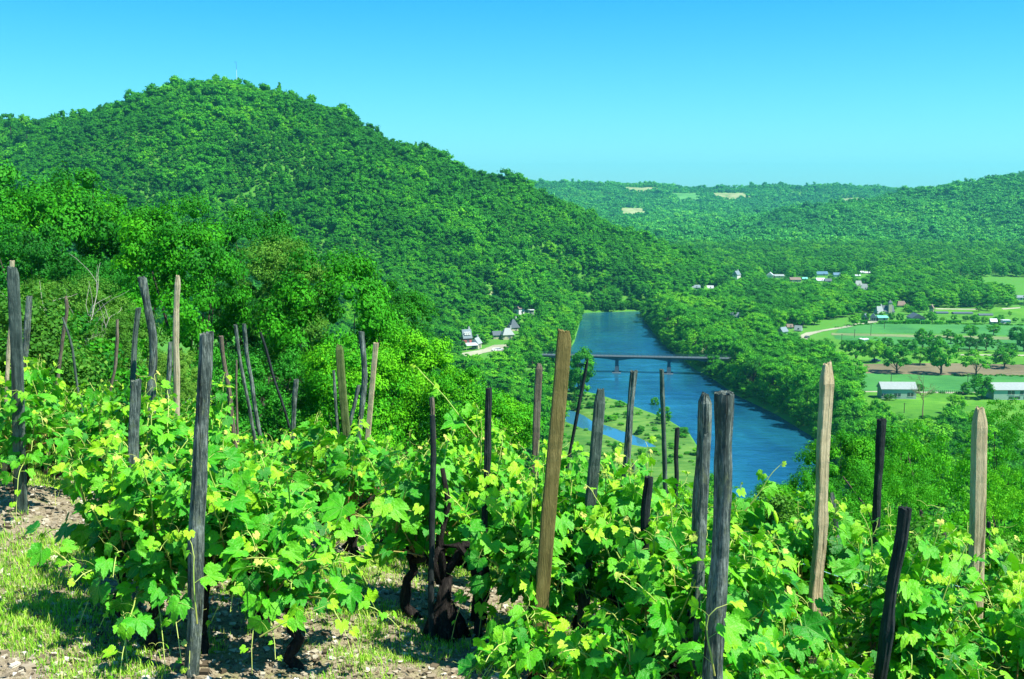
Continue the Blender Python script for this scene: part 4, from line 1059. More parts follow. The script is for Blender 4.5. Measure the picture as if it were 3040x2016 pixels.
# left bank around the village
VN = [('pink walled house', 0), ('cream gabled house', 1), ('low cream annex', 2), ('grey hip roofed house', 3), ('steep pointed roof house', 4), ('white hillside house', 5), ('small pale shed', 7)]
def vil_label(x, y):
    if y < 470: return 'leafy tree %s the village, below the bridge' % ('close to the water before' if x > 5 else 'on the slope foot before'), 'trees before the village ' + ('by the water' if x > 5 else 'by the slope')
    if y > 800: return 'leafy tree at the far river bend below the wooded hill', 'trees at the far river bend'
    nm, k = min(VN, key=lambda q: (HB[q[1]][0] - x) ** 2 + (HB[q[1]][1] - y) ** 2); hx, hy = HB[k][:2]
    if abs(x - hx) > abs(y - hy): side = 'on the river side of' if x > hx else 'on the hill side of'
    else: side = 'behind' if y > hy else 'in front of'
    far = '' if math.hypot(x - hx, y - hy) < 28 else 'some way '
    return 'leafy tree %s%s the %s' % (far, side, nm), 'trees %s%s the %s' % (far, side, nm)
x, y = poisson(rng, -140, 160, 330, 930, 9.0)
z = H0(x, y); k = (polydist(x, y, RIVER) > 3) & ~infields(x, y, 2.0) & inview(x, y) & (z < 40) & ((z > 2.5) | (inpoly(x, y, ISLAND) & (polydist(x, y, CHANNEL) > 2))) & ~inpoly(x, y, VW); x, y, z = x[k], y[k], z[k]
cnt = 0
for i in np.argsort(y):
    h, w = rng.uniform(9, 13), rng.uniform(9, 12)
    if hides(x[i], y[i], z[i], h, w / 2):
        h *= 0.55; w *= 0.65
        if hides(x[i], y[i], z[i], h, w / 2): continue
    u, v = project(x[i], y[i], z[i] + h)
    if cnt < 90 and u / S > 1060 and y[i] > 380:
        tree(MID[rng.choice([0, 1, 2, 3, 4])], x[i], y[i], h, w, *vil_label(x[i], y[i]), 'village_tree'); cnt += 1
    else: restP.append((x[i], y[i], z[i], w, h))
print('village trees', cnt)
# bushes hanging over both banks
nb_ = 0
for a, b_ in zip(RIVER, RIVER[1:] + RIVER[:1]):
    L = math.hypot(b_[0] - a[0], b_[1] - a[1])
    for q in range(int(L / 3.0)):
        t = (q + rng.uniform(0, 1)) / max(int(L / 3.0), 1); xx, yy = a[0] + (b_[0] - a[0]) * t, a[1] + (b_[1] - a[1]) * t
        if polydist(np.array([xx]), np.array([yy]), ISLAND)[0] < 5 or yy < 300 or (abs(yy - 530) < 5): continue
        right = xx > np.interp(yy, [300, 530, 790], [130, 75, 60])
        # step out of the water
        nx, ny = -(b_[1] - a[1]) / L, (b_[0] - a[0]) / L
        if inpoly(np.array([xx + nx * 2]), np.array([yy + ny * 2]), RIVER)[0]: nx, ny = -nx, -ny
        off = rng.uniform(0.6, 4.5); xx += nx * off; yy += ny * off
        h, w = (rng.uniform(5, 9), rng.uniform(5, 8)) if right or yy > 780 else (rng.uniform(4, 7), rng.uniform(4, 6.5))
        zz = float(H0(np.array([xx]), np.array([yy]))[0])
        u, v = project(xx - (0.9 * w / 2 if right else -0.9 * w / 2), yy, zz + h * 0.6)
        if not right and pip(u / S, v / S, FREEL[0]): w *= 0.6; h *= 0.8
        restP.append((xx, yy, max(zz, 0.0) - 0.8, w, h)); nb_ += 1
print('bank bushes', nb_)
# tufts and small shrubs on the river meadow, along field margins
for _ in range(260):
    q = rng.uniform(0, 1, 2); p = onz((1290 + 340 * q[0]) * S, (905 + 170 * q[1]) * S, 0.6)
    if inpoly(p[:1], p[1:2], ISLAND)[0] and polydist(p[:1], p[1:2], RIVER)[0] > 1 and polydist(p[:1], p[1:2], CHANNEL)[0] > 0.5:
        g_ = rng.uniform(0.5, 1.5) * (2.0 if rng.random() < 0.12 else 1); restP.append((p[0], p[1], Hs(p[0], p[1]), g_ * 1.8, g_))
def margin(L, n, hmin, hmax):
    P_ = [hit(X5(a), Y5(b_), 150.0) for a, b_ in L]
    for a, b_ in zip(P_[:-1], P_[1:]):
        for t in rng.uniform(0, 1, n):
            q = a + (b_ - a) * t + rng.normal(0, 0.8, 3); h = rng.uniform(hmin, hmax); restP.append((q[0], q[1], Hs(q[0], q[1]) - 0.2, h * 1.7, h))
margin([(1000,985),(1450,990),(2000,1000)], 40, 0.6, 1.3); margin([(1040,870),(2000,895)], 45, 0.5, 1.2); margin([(780,1150),(1400,1165)], 26, 0.6, 1.6)
margin([(420,508),(1150,512),(1700,520)], 30, 0.8, 1.8); margin([(250,640),(1000,700)], 16, 0.6, 1.4); margin([(750,1385),(1000,1400),(1300,1390)], 40, 0.8, 2.0); margin([(1020,800),(1900,812)], 24, 0.5, 1.0)
margin([(-60,545),(180,515),(420,503)], 18, 0.6, 1.6)
# slope below the vineyard
x, y = poisson(rng, -180, 190, 62, 330, 8.0)
z = H0(x, y); k = inview(x, y, 150); x, y, z = x[k], y[k], z[k]
for i in range(len(x)):
    h, w = rng.uniform(8, 12), rng.uniform(8, 11)
    if polydist(x[i:i+1], y[i:i+1], RIVER)[0] < 2 or inpoly(x[i:i+1], y[i:i+1], ISLAND)[0]: continue
    ok = True
    for f in (1, 0.7, 0.45, 0.3):
        if not hides(x[i], y[i], z[i], h * f, w / 2 * f): break
    else: ok = False
    if ok: restP.append((x[i], y[i], z[i], w * f, h * f))
# undergrowth right below the vineyard
und = []
x, y = poisson(rng, -45, 40, 15, 66, 2.3)
z = H0(x, y); k = inview(x, y, 150); x, y, z = x[k], y[k], z[k]
for i in range(len(x)):
    h, w = rng.uniform(1.6, 3.2), rng.uniform(2.2, 3.6)
    u, v = project(x[i], y[i], z[i] + h)
    if x[i] > -6 and u / S < 1700: h *= 0.6
    if not hides(x[i], y[i], z[i], h, w / 2): und.append((x[i], y[i], z[i], w, h))
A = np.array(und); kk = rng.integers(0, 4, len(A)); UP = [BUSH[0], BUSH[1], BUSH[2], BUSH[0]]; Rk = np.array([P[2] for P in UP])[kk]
src4 = bpy.data.collections.new('bush_crowns')
for k, P in enumerate(UP): src4.objects.link(bpy.data.objects.new('bush_crown_kind_%d' % k, P[0]))
NG4 = scatter_group(src4, 'undergrowth_scatter')
wood('undergrowth', A[:, :3] - [0, 0, 0.3], np.column_stack([A[:, 3] / 2 / Rk, A[:, 3] / 2 / Rk, A[:, 4]]), kk, rng, src4, NG4, 'dense leafy undergrowth on the slope right below the vineyard')
# valley floor further on, hamlet surroundings
x, y = poisson(rng, -60, 1100, 760, 1500, 10.5)
z = H0(x, y); fl = 4 + np.clip(y - 1050, 0, 4000) * 0.012
k = (z < fl + 6) & inview(x, y) & ~infields(x, y, 2.0) & (polydist(x, y, RIVER) > 4) & ~inpoly(x, y, VW); x, y, z = x[k], y[k], z[k]
for i in range(len(x)):
    if rng.random() < 0.12: continue
    h, w = rng.uniform(8, 13), rng.uniform(9, 13)
    if hides(x[i], y[i], z[i], h, w / 2):
        h *= 0.5; w *= 0.6
        if hides(x[i], y[i], z[i], h, w / 2): continue
    restP.append((x[i], y[i], z[i], w, h))
A = np.array(restP); kk = rng.integers(0, 5, len(A)); Rk = np.array([P[2] for P in MID])[kk]
wood('valley_woods', A[:, :3] - [0, 0, 0.3], np.column_stack([A[:, 3] / 2 / Rk * np.where(kk == 3, .7, 1), A[:, 3] / 2 / Rk * np.where(kk == 3, .7, 1), A[:, 4]]), kk, rng, src3, NG3, 'green woods filling the valley floor and the slope under the vineyard')
print('valley stuff', len(A))
# the wooded hills
def hillwood(name, x0, x1, y0, y1, s, hr, coll, ng, minup, label, cond=None, dens_seed=3):
    x, y = poisson(rng, x0, x1, y0, y1, s)
    k = inview(x, y, 400); x, y = x[k], y[k]
    z = H0(x, y); fl = 4 + np.clip(y - 1050, 0, 4000) * 0.012
    k = (z - fl > minup) & ~infields(x, y, 1.0)
    if cond is not None: k &= cond(x, y, z)
    x, y, z = x[k], y[k], z[k]
    keep = np.array([not (yy < 1300 and hides(xx, yy, zz, hr[1], s * 0.7)) for xx, yy, zz in zip(x, y, z)], dtype=bool)
    x, y, z = x[keep], y[keep], z[keep]
    h = rng.uniform(hr[0], hr[1], len(x)) * (0.65 + 0.7 * vnoise(x / 30, y / 30, 9)) * np.where(rng.random(len(x)) < 0.10, 1.5, 1.0); f = rng.uniform(0.85, 1.3, len(x))
    pz = fbm(x / 60.0, y / 60.0, 21, 3)
    kinds = np.where(rng.random(len(x)) < np.where(pz > 0.62, 0.45, 0.03), 6, rng.integers(0, 6, len(x)))
    w = np.where(kinds == 6, 1.0, f)
    wood(name, np.column_stack([x, y, z - 0.4]), np.column_stack([h * w, h * w, h]), kinds, rng, coll, ng, label)
    print(name, len(x))
hillwood('hill_woods', -620, 320, 420, 1120, 4.9, (6, 9), src, NG1, 6, 'dense green woods covering the steep hill on the left')
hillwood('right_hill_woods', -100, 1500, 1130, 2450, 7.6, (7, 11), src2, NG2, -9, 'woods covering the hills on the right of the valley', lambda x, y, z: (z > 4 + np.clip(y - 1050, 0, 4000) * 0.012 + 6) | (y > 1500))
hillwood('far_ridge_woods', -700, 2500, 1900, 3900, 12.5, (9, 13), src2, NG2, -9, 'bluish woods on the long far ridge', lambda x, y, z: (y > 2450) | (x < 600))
# ------------------------------------------------------------------ vineyard stakes
def wood_mat(name, cols, crack=0.0, sc=1.0, lichen=None):
    m = NM(name); v = m.coord('Object'); oi = m.n('ObjectInfo')
    off = m.n('VectorMath', operation='ADD'); cmb = m.n('CombineXYZ')
    for i in range(3): m.l(m.math('MULTIPLY', oi.outputs['Random'], 13.0 + i), cmb.inputs[i])
    m.l(v, off.inputs[0]); m.l(cmb.outputs[0], off.inputs[1]); v = off.outputs[0]
    g = m.noise(m.scale(v, (95 * sc, 95 * sc, 7.0)), 1.0, 7, 0.72, 1.2)
    g2 = m.noise(m.scale(v, (14, 14, 7)), 1.0, 6, 0.7)
    c = m.ramp(m.math('ADD', m.math('MULTIPLY', g, 0.55), m.math('MULTIPLY', g2, 0.45)), cols)
    if lichen: c = m.mix(m.ramp(m.noise(m.scale(v, (1, 1, 0.5)), 26, 6, 0.75), [(0.54, 0.0), (0.62, 0.8)]), c, lichen)
    ck = m.ramp(m.noise(m.scale(v, (38, 38, 1.3)), 1.0, 3, 0.5), [(0.33, 0.15), (0.40, 1.0)])
    c = m.mix(crack, c, ck, 'MULTIPLY')
    h = m.math('ADD', m.math('MULTIPLY', g, 0.8), m.math('MULTIPLY', ck, 0.5 * crack))
    return m.bsdf(c, 0.85, 0.15, m.bump(h, 1.0, 0.014))
WD_DARK = wood_mat('weathered_dark_wood', [(0.3, (0.008, 0.015, 0.014)), (0.48, (0.06, 0.085, 0.075)), (0.62, (0.30, 0.35, 0.30))], 0.8, 1.0, (0.14, 0.17, 0.10))
WD_GREY = wood_mat('weathered_grey_wood', [(0.3, (0.015, 0.03, 0.026)), (0.5, (0.075, 0.11, 0.09)), (0.68, (0.24, 0.30, 0.24))], 0.6)
WD_LIGHT = wood_mat('split_light_wood', [(0.3, (0.26, 0.19, 0.09)), (0.5, (0.50, 0.41, 0.24)), (0.7, (0.66, 0.57, 0.36))], 0.75, 0.8)
WD_PLANK = wood_mat('sawn_tan_wood', [(0.3, (0.09, 0.075, 0.022)), (0.5, (0.18, 0.15, 0.048)), (0.7, (0.28, 0.235, 0.09))], 0.3)
WD_BARK = wood_mat('brown_bark_wood', [(0.3, (0.05, 0.04, 0.03)), (0.5, (0.17, 0.14, 0.10)), (0.7, (0.32, 0.27, 0.20))], 0.5)
WD_MOSS = wood_mat('mossy_wood', [(0.3, (0.04, 0.06, 0.02)), (0.5, (0.12, 0.17, 0.05)), (0.7, (0.24, 0.28, 0.10))], 0.6)
WD_BLACK = wood_mat('charred_wood', [(0.3, (0.008, 0.012, 0.012)), (0.55, (0.03, 0.04, 0.04)), (0.75, (0.10, 0.12, 0.11))], 0.8)
WD_PEEL = wood_mat('peeled_stake_wood', [(0.3, (0.22, 0.12, 0.06)), (0.45, (0.42, 0.36, 0.22)), (0.7, (0.56, 0.50, 0.34))], 0.4)
STAKES = []
def stake(pix, wpx, Y, mat, label, short, form='round', top='flat', seed=0, depth=None, vine=True, vk=None):
    """pix: axis points in the 2364 view from the top down, wpx: width there, Y: distance"""
    rng = np.random.default_rng(seed + int(pix[0][0]))
    pts = [at(a * S, b * S, Y) for a, b in pix]
    d = pts[-1] - pts[-2]
    d = d / abs(d[2])
    if len(pts) > 2: dl = (pts[-1] - pts[0]) / abs((pts[-1] - pts[0])[2]); d = (d + dl) / 2
    d[0] = np.clip(d[0], -0.22, 0.22)
    p = pts[-1].copy(); g = Hs(p[0], Y)
    while p[2] > g - 0.12 and len(pts) < 60: p = p + d * 0.08; g = Hs(p[0], Y); 
    if p[2] < pts[-1][2]: pts.append(p)
    pts = np.array(pts)
    seg = np.r_[0, np.cumsum(np.linalg.norm(np.diff(pts, axis=0), axis=1))]
    n = max(30, int(seg[-1] / 0.035)); t = np.linspace(0, seg[-1], n)
    ax = np.column_stack([np.interp(t, seg, pts[:, k]) for k in range(3)])
    k5 = np.ones(5) / 5
    for k in (0,): ax[2:-2, k] = np.convolve(ax[:, k], k5, 'valid')
    ax[:, 1] += np.cumsum(rng.normal(0, 0.0012, n)); ax[:, 0] += (fbm(np.linspace(0, 4, n), np.zeros(n), int(rng.integers(99)), 2) - 0.5) * 0.03 * (form != 'plank')
    base = ax[-1].copy(); base[2] = Hs(base[0], Y)
    ax = ax[::-1] - base; t = seg[-1] - t[::-1]      # from bottom to top
    R = wpx * S / F * Y / 2
    na = 28; th = np.linspace(0, 2 * math.pi, na, endpoint=False)
    Dp = depth or (1.0 if form == 'round' else 0.6)
    if form == 'round':
        prof = 1 + 0.05 * np.cos(3 * th + rng.uniform(0, 6)) + 0.05 * np.cos(2 * th + rng.uniform(0, 6)) + rng.normal(0, 0.035, na)
        px_, py_ = np.cos(th) * prof, np.sin(th) * prof
    else:
        e = 6.0 if form == 'plank' else 4.0
        rr_ = (np.abs(np.cos(th)) ** e + np.abs(np.sin(th)) ** e) ** (-1 / e) * (1 + rng.normal(0, 0.018 if form == 'plank' else 0.05, na))
        px_, py_ = np.cos(th) * rr_, np.sin(th) * rr_ * Dp
    rot = rng.uniform(-0.25, 0.25) if form != 'round' else 0
    if form == 'split': rot = rng.uniform(0.2, 0.5)
    if form == 'split': Dp = 0.8
    X = px_ * math.cos(rot) - py_ * math.sin(rot); Yy = px_ * math.sin(rot) + py_ * math.cos(rot)
    X = X / np.abs(X).max()
    longn = 1 + 0.05 * (fbm(np.linspace(0, 9, n), np.zeros(n), int(rng.integers(99)), 3) - 0.5) * (1.5 if form == 'plank' else 7.0)
    taper = np.interp(np.linspace(0, 1, n), [0, 1], [1.03, 0.96 if form != 'round' else 0.9])
    fine = 1 + (0.03 if form != 'plank' else 0.008) * (vnoise(np.tile(th * 6, (n, 1)), np.tile(t[:, None] * 9, (1, na)), 5) - 0.5) * 2
    k = R * (longn * taper)[:, None] * fine
    if form != 'plank':      # long drying cracks and a knot or two
        for _ in range(rng.integers(4, 8)):
            c0 = rng.uniform(0, 2 * math.pi); dth = np.abs((th - c0 + math.pi) % (2 * math.pi) - math.pi)
            a0, a1 = np.sort(rng.uniform(0, 1, 2)); tn = np.linspace(0, 1, n); along = np.clip(np.minimum(tn - a0, a1 + 0.15 - tn) * 12, 0, 1)
            k = k * (1 - 0.16 * along[:, None] * np.exp(-(dth / 0.16) ** 2)[None])
        for _ in range(rng.integers(1, 4)):
            c0 = rng.uniform(0, 2 * math.pi); dth = np.abs((th - c0 + math.pi) % (2 * math.pi) - math.pi); z0_ = rng.uniform(0.2, 0.97) * t[-1]
            k = k * (1 + 0.30 * np.exp(-(dth / 0.35) ** 2)[None] * np.exp(-((t - z0_) / (R * 0.9)) ** 2)[:, None])
    VX = ax[:, :1] + k * X[None]; VY = ax[:, 1:2] + k * Yy[None]; VZ = ax[:, 2:3] + 0 * k
    ht = t[-1] - t
    if top in ('point', 'chamfer', 'round'):
        Lc = {'point': 2.2, 'chamfer': 1.3, 'round': 0.9}[top] * R
        f = np.clip(1 - ht / Lc, 0, 1); sh = {'point': 0.42, 'chamfer': 0.30, 'round': 0.5}[top]
        sq = (1 - sh * f ** (1.0 if top != 'round' else 2.5))[:, None]
        if top == 'chamfer': wgt = np.clip(X[None], 0, 1) * 1.0 + 0.25; sq = 1 - (1 - sq) * wgt
        VX = ax[:, :1] + k * X[None] * sq; VY = ax[:, 1:2] + k * Yy[None] * sq
    # rough end
    for m_ in (1, 2):
        VZ[-m_] += rng.normal(0, R * (0.16 if top != 'flat' else 0.10), na) / m_ + 0.15 * R * X * (rng.uniform(-1, 1)) 
    b = MB(); V = np.stack([VX, VY, VZ], -1).reshape(-1, 3)
    i = np.arange(n - 1)[:, None] * na; j = np.arange(na)[None]; j2 = (j + 1) % na
    q = np.stack([i + j, i + j2, i + na + j2, i + na + j], -1).reshape(-1, 4)
    Vt = V[-na:]; inner = (Vt - Vt.mean(0)) * 0.5 + Vt.mean(0); inner[:, 2] += rng.normal(0, R * 0.12, na); c = inner.mean(0)[None] - [0, 0, R * 0.1]
    V2 = np.concatenate([V, inner, c]); o0 = n * na; jj = np.arange(na)
    capq = np.stack([(n - 1) * na + jj, (n - 1) * na + (jj + 1) % na, o0 + (jj + 1) % na, o0 + jj], -1)
    capt = np.stack([o0 + jj, o0 + (jj + 1) % na, np.full(na, o0 + na)], -1)
    b.add(V2, [q, capq, capt])
    me = b.build('vine_stake', mat, False)
    o = add_obj('vine_stake', me, None, tuple(base), label=label, cat='stake', group='wooden stakes of the vineyard')
    STAKES.append((base[0], Y, base[2], short, vine, R))
    return o
st = stake
st([(30,618),(33,700),(40,860),(47,1100)],29,6.9,WD_GREY,'wide flat grey plank stake at the left edge with clipped corner','wide flat grey plank stake','plank','chamfer',1,0.35)
st([(27,602),(26,640),(24,760),(20,860)],11,8.6,WD_PEEL,'pale reddish tipped stake peeking out behind the wide grey plank','pale tipped stake behind the grey plank','round','flat',2)
st([(67,684),(64,740),(56,830)],14,9.6,WD_DARK,'short dark stake just right of the wide grey plank','short dark stake right of the grey plank','round','flat',3)
st([(150,684),(155,720),(148,752)],9,10.4,WD_BARK,'pinkish barked thin stake beside the dead bush','pinkish thin stake','round','round',4)
st([(148,733),(158,765),(167,785),(174,830),(180,900)],6,10.2,WD_GREY,'very thin crooked stick crossing the pinkish stake','thin crooked stick','round','flat',5,vine=False)
st([(273,738),(272,775),(266,850),(257,900)],8,11.4,WD_BARK,'thin forked brown stake left of the crooked dark one','thin forked brown stake','round','flat',6)
st([(322,711),(313,770),(308,850),(302,1000)],14,8.8,WD_GREY,'slim round grey stake leaning behind the square dark stake','slim round grey stake','round','flat',7)
st([(314,878),(309,1000),(308,1160),(318,1390)],25,5.7,WD_DARK,'square cut dark stake between two vines at the left','square cut dark stake','plank','flat',8,0.8)
st([(327,640),(336,690),(350,766),(351,860),(351,1000)],22,8.2,WD_DARK,'tall crooked dark stake bending to the left at its top','tall crooked dark stake','round','flat',9)
st([(411,637),(410,700),(409,885)],15,8.6,WD_PEEL,'tall pale stake with peeling red bark','tall pale peeling stake','round','point',10)
st([(391,790),(388,860),(384,940)],12,10.0,WD_DARK,'short dark stake left of the tall pale peeling one','short dark stake beside the peeling one','round','flat',11)
st([(478,770),(477,850),(466,1000),(463,1150),(456,1300),(440,1568)],39,4.9,WD_DARK,'thick dark weathered stake with rough split top, large at the left','thick dark weathered stake','round','flat',12)
st([(509,776),(514,830),(524,880),(536,968)],12,10.4,WD_BARK,'knobbly brown stake just right of the thick weathered one','knobbly brown stake','round','flat',13)
st([(542,750),(552,810),(570,905)],9,11.5,WD_DARK,'left one of two parallel thin dark stakes','left of two parallel thin stakes','round','flat',14)
st([(563,748),(572,820),(586,909)],11,11.0,WD_DARK,'right one of two parallel thin dark stakes','right of two parallel thin stakes','round','flat',15)
st([(544,831),(545,880),(547,940)],5,12.5,WD_BARK,'tiny distant stake in front of the parallel pair','tiny distant stake','round','flat',16,vine=False)
st([(601,767),(616,810),(632,870),(650,923)],7,11.5,WD_BLACK,'very thin dark stake slanting strongly to the right','very thin slanting stake','round','flat',17,vine=False)
st([(684,876),(682,910),(679,960)],13,10.6,WD_DARK,'short dark stub behind pale young leaves','short dark stub','round','flat',18)
st([(770,855),(773,920),(780,992)],7,10.4,WD_DARK,'thin dark stake touching the moss green one on its left','thin dark stake left of the mossy one','round','flat',19,vine=False)
st([(783,797),(788,870),(799,985)],19,8.8,WD_MOSS,'split stake coated with yellow green moss','moss green split stake','plank','round',20,0.6)
st([(838,766),(841,830),(842,865),(831,961),(822,1060),(818,1300)],14,7.6,WD_DARK,'long wavy dark stake rising above its neighbours at the centre left','long wavy dark stake','round','flat',21)
st([(868,792),(862,860),(852,975)],13,9.6,WD_LIGHT,'fresh light wood stake beside the wavy dark one','fresh light wood stake','plank','flat',22,0.6)
st([(826,890),(818,930),(809,966)],10,10.0,WD_DARK,'short leaning stake between the mossy and wavy ones','short leaning stake','round','flat',23,vine=False)
st([(994,916),(1000,970),(1009,1060)],12,8.0,WD_BARK,'reddish brown stake half hidden behind the thin central one','reddish brown stake','round','flat',24)
st([(995,959),(996,1100),(996,1300),(995,1488)],15,5.75,WD_BLACK,'thin dark stake beside the old black vine stump','thin dark central stake','round','flat',25)
st([(1124,896),(1123,1000),(1120,1100),(1108,1350),(1097,1500)],19,5.9,WD_BLACK,'dark stake wrapped in vine leaves right of the old stump','dark leaf wrapped stake','round','flat',26)
st([(1245,840),(1240,930),(1236,1052)],18,8.0,WD_BARK,'pale grey brown stake with rounded tip left of the tall tan plank','rounded pale stake','plank','round',27,0.7)
st([(1304,764),(1295,880),(1280,1040),(1268,1166),(1258,1290)],36,5.2,WD_PLANK,'tall tan sawn stake with nicked corner leaning over the river view','tall tan sawn stake','plank','chamfer',28,0.55)
st([(1357,830),(1345,900),(1333,970),(1318,1044)],9,7.6,WD_BLACK,'thin black crooked stake leaning right in front of the river','thin black crooked stake','round','round',29)
st([(1387,900),(1377,1020),(1363,1166),(1345,1440)],28,5.6,WD_GREY,'grooved grey stake with chamfered head in front of the river meadow','grooved grey stake','plank','point',30,0.7)
st([(1466,857),(1455,950),(1445,1080),(1435,1200)],19,7.2,WD_DARK,'dark stake with a knot near its cut top in front of the water','dark knotted stake','round','flat',31)
st([(1528,853),(1530,900),(1533,984),(1536,1120)],13,8.2,WD_GREY,'slim upright grey stake with a side knob in front of the water','slim upright grey stake','round','flat',32)
st([(1563,988),(1560,1040),(1559,1104)],12,8.6,WD_BLACK,'short ragged dark stake right of the slim upright one','short ragged dark stake','round','flat',33)
st([(1462,1066),(1461,1100)],9,8.8,WD_GREY,'tiny grey stake tip between leaves below the river meadow','tiny grey stake tip','round','flat',34,vine=False)
st([(1498,1101),(1494,1200),(1488,1350),(1483,1541)],23,5.2,WD_BLACK,'short dark stake with pale cut top among bright leaves','short dark pale topped stake','round','flat',35)
st([(1629,911),(1626,1000),(1622,1150),(1605,1350),(1585,1500)],33,4.8,WD_DARK,'left stake of the thick pair with a rounded head','left stake of the thick pair','round','round',36)
st([(1631,1003),(1629,1080),(1622,1200)],20,4.66,WD_DARK,'short slab leaning on the left stake of the thick pair','slab leaning on the thick pair','plank','round',37,0.4,vine=False)
st([(1676,907),(1674,1000),(1668,1150),(1658,1350),(1648,1568)],51,4.35,WD_DARK,'thickest dark stake of the scene with a pale flat top','thickest dark stake','round','flat',38)
st([(1909,840),(1903,980),(1896,1150),(1888,1320),(1878,1540)],35,5.9,WD_LIGHT,'tall split light wood stake with deep grain and square head','tall split light stake','split','point',39)
st([(1921,1138),(1926,1180),(1934,1245)],13,7.4,WD_DARK,'dark pointed board just behind the tall split light stake','dark pointed board','plank','point',40,0.4,vine=False)
st([(2036,968),(2032,1060),(2026,1170)],21,7.0,WD_BLACK,'dark cleft stake standing before the acacia trees','dark cleft stake','round','flat',41)
st([(2088,1173),(2075,1280),(2055,1400),(2030,1568)],31,4.9,WD_BLACK,'charred looking stake leaning right in the lower right corner','charred leaning stake','round','flat',42)
st([(2262,943),(2260,1060),(2256,1250),(2252,1420)],33,6.2,WD_LIGHT,'light wood stake with trimmed head near the right edge','trimmed light stake','plank','point',43,0.75)
st([(2281,1205),(2279,1290)],9,8.4,WD_BLACK,'thin dark stake right behind the trimmed light one','thin dark stake behind the trimmed one','round','flat',44,vine=False)
st([(2325,1300),(2322,1400)],12,8.0,WD_GREY,'small grey stake low at the right edge','small grey stake','round','flat',45)
st([(2357,1318),(2353,1400)],18,7.2,WD_DARK,'stumpy dark stake cut by the right edge','stumpy dark stake','round','flat',46)
# ------------------------------------------------------------------ grape vines
vm = NM('vine_leaf')
at_ = vm.n('Attribute', attribute_name='tint'); uvn = vm.n('UVMap', uv_map='UVMap')
sx = vm.n('SeparateXYZ'); vm.l(uvn.outputs[0], sx.inputs[0])
ux = vm.math('ABSOLUTE', vm.math('SUBTRACT', sx.outputs[0], 0.5)); uy = vm.math('SUBTRACT', sx.outputs[1], 0.35)
vein = None
for ang, wd in ((0, 0.010), (42, 0.009), (85, 0.008), (128, 0.007)):
    a = R_(ang); dx, dy = math.sin(a), math.cos(a)
    cr = vm.math('ABSOLUTE', vm.math('SUBTRACT', vm.math('MULTIPLY', ux, dy), vm.math('MULTIPLY', uy, dx)))
    dt = vm.math('ADD', vm.math('MULTIPLY', ux, dx), vm.math('MULTIPLY', uy, dy))
    mk = vm.math('MULTIPLY', vm.math('SUBTRACT', 1.0, vm.math('DIVIDE', cr, wd), clamp=True), vm.math('GREATER_THAN', dt, 0.0))
    vein = mk if vein is None else vm.math('MAXIMUM', vein, mk)
ln = vm.noise(vm.pos(), 22, 3)
tf = vm.math('ADD', at_.outputs['Fac'], vm.math('MULTIPLY', vm.math('SUBTRACT', ln, 0.5), 0.3), clamp=True)
vc = vm.ramp(tf, [(0.0, (0.008, 0.15, 0.010)), (0.3, (0.040, 0.33, 0.008)), (0.58, (0.14, 0.52, 0.008)), (0.8, (0.34, 0.70, 0.010)), (1.0, (0.66, 0.64, 0.14))])
vc2 = vm.mix(vm.math('MULTIPLY', vein, 0.55), vc, (0.40, 0.62, 0.16))
wv_ = vm.noise(uvn.outputs[0], 11, 3)
vine_leaf_mat = vm.bsdf(vc2, 0.46, 0.35, vm.bump(vm.math('SUBTRACT', wv_, vm.math('MULTIPLY', vein, 0.5)), 0.5, 0.012), 0.24, vm.mix(0.55, vc, (0.16, 0.62, 0.01)))
cane_m = NM('vine_cane'); a2 = cane_m.n('Attribute', attribute_name='tint')
cane_mat = cane_m.bsdf(cane_m.ramp(a2.outputs['Fac'], [(0.0, (0.07, 0.045, 0.03)), (0.35, (0.30, 0.17, 0.06)), (0.7, (0.32, 0.48, 0.08)), (1.0, (0.55, 0.62, 0.16))]), 0.5, 0.3)
vt = NM('old_vine_bark'); vv = vt.coord('Object')
g_ = vt.noise(vt.scale(vv, (60, 60, 9)), 1.0, 5, 0.7, 1.0)
vbark_mat = vt.bsdf(vt.ramp(g_, [(0.3, (0.008, 0.007, 0.007)), (0.55, (0.028, 0.025, 0.023)), (0.75, (0.08, 0.07, 0.06))]), 0.95, 0.1, vt.bump(g_, 1.0, 0.02))

half = [(0,0.80),(0.045,0.70),(0.075,0.66),(0.10,0.68),(0.13,0.58),(0.165,0.56),(0.17,0.47),(0.185,0.385),(0.24,0.42),(0.28,0.50),(0.33,0.48),(0.40,0.55),(0.415,0.46),(0.46,0.42),(0.45,0.34),(0.50,0.29),(0.46,0.22),
        (0.43,0.14),(0.50,0.10),(0.50,0.02),(0.56,-0.04),(0.49,-0.08),(0.49,-0.15),(0.42,-0.17),(0.40,-0.24),(0.31,-0.23),(0.27,-0.30),(0.20,-0.26),(0.13,-0.27),(0.09,-0.18),(0.04,-0.10),(0.0,-0.02)]
def leaf_template(h):
    out = h + [(-a, b) for a, b in h[-2:0:-1]]
    O = np.array(out); m = len(O); I = O * 0.52; C = np.array([[0, 0.02]])
    V = np.concatenate([O, I, C]); j = np.arange(m); j2 = (j + 1) % m
    return V, np.stack([j, j2, m + j2, m + j], -1), np.stack([m + j, m + j2, np.full(m, 2 * m)], -1)
LEAF_HI = leaf_template(half); LEAF_LO = leaf_template([half[k] for k in (0, 3, 7, 11, 15, 17, 20, 24, 28, 31)])
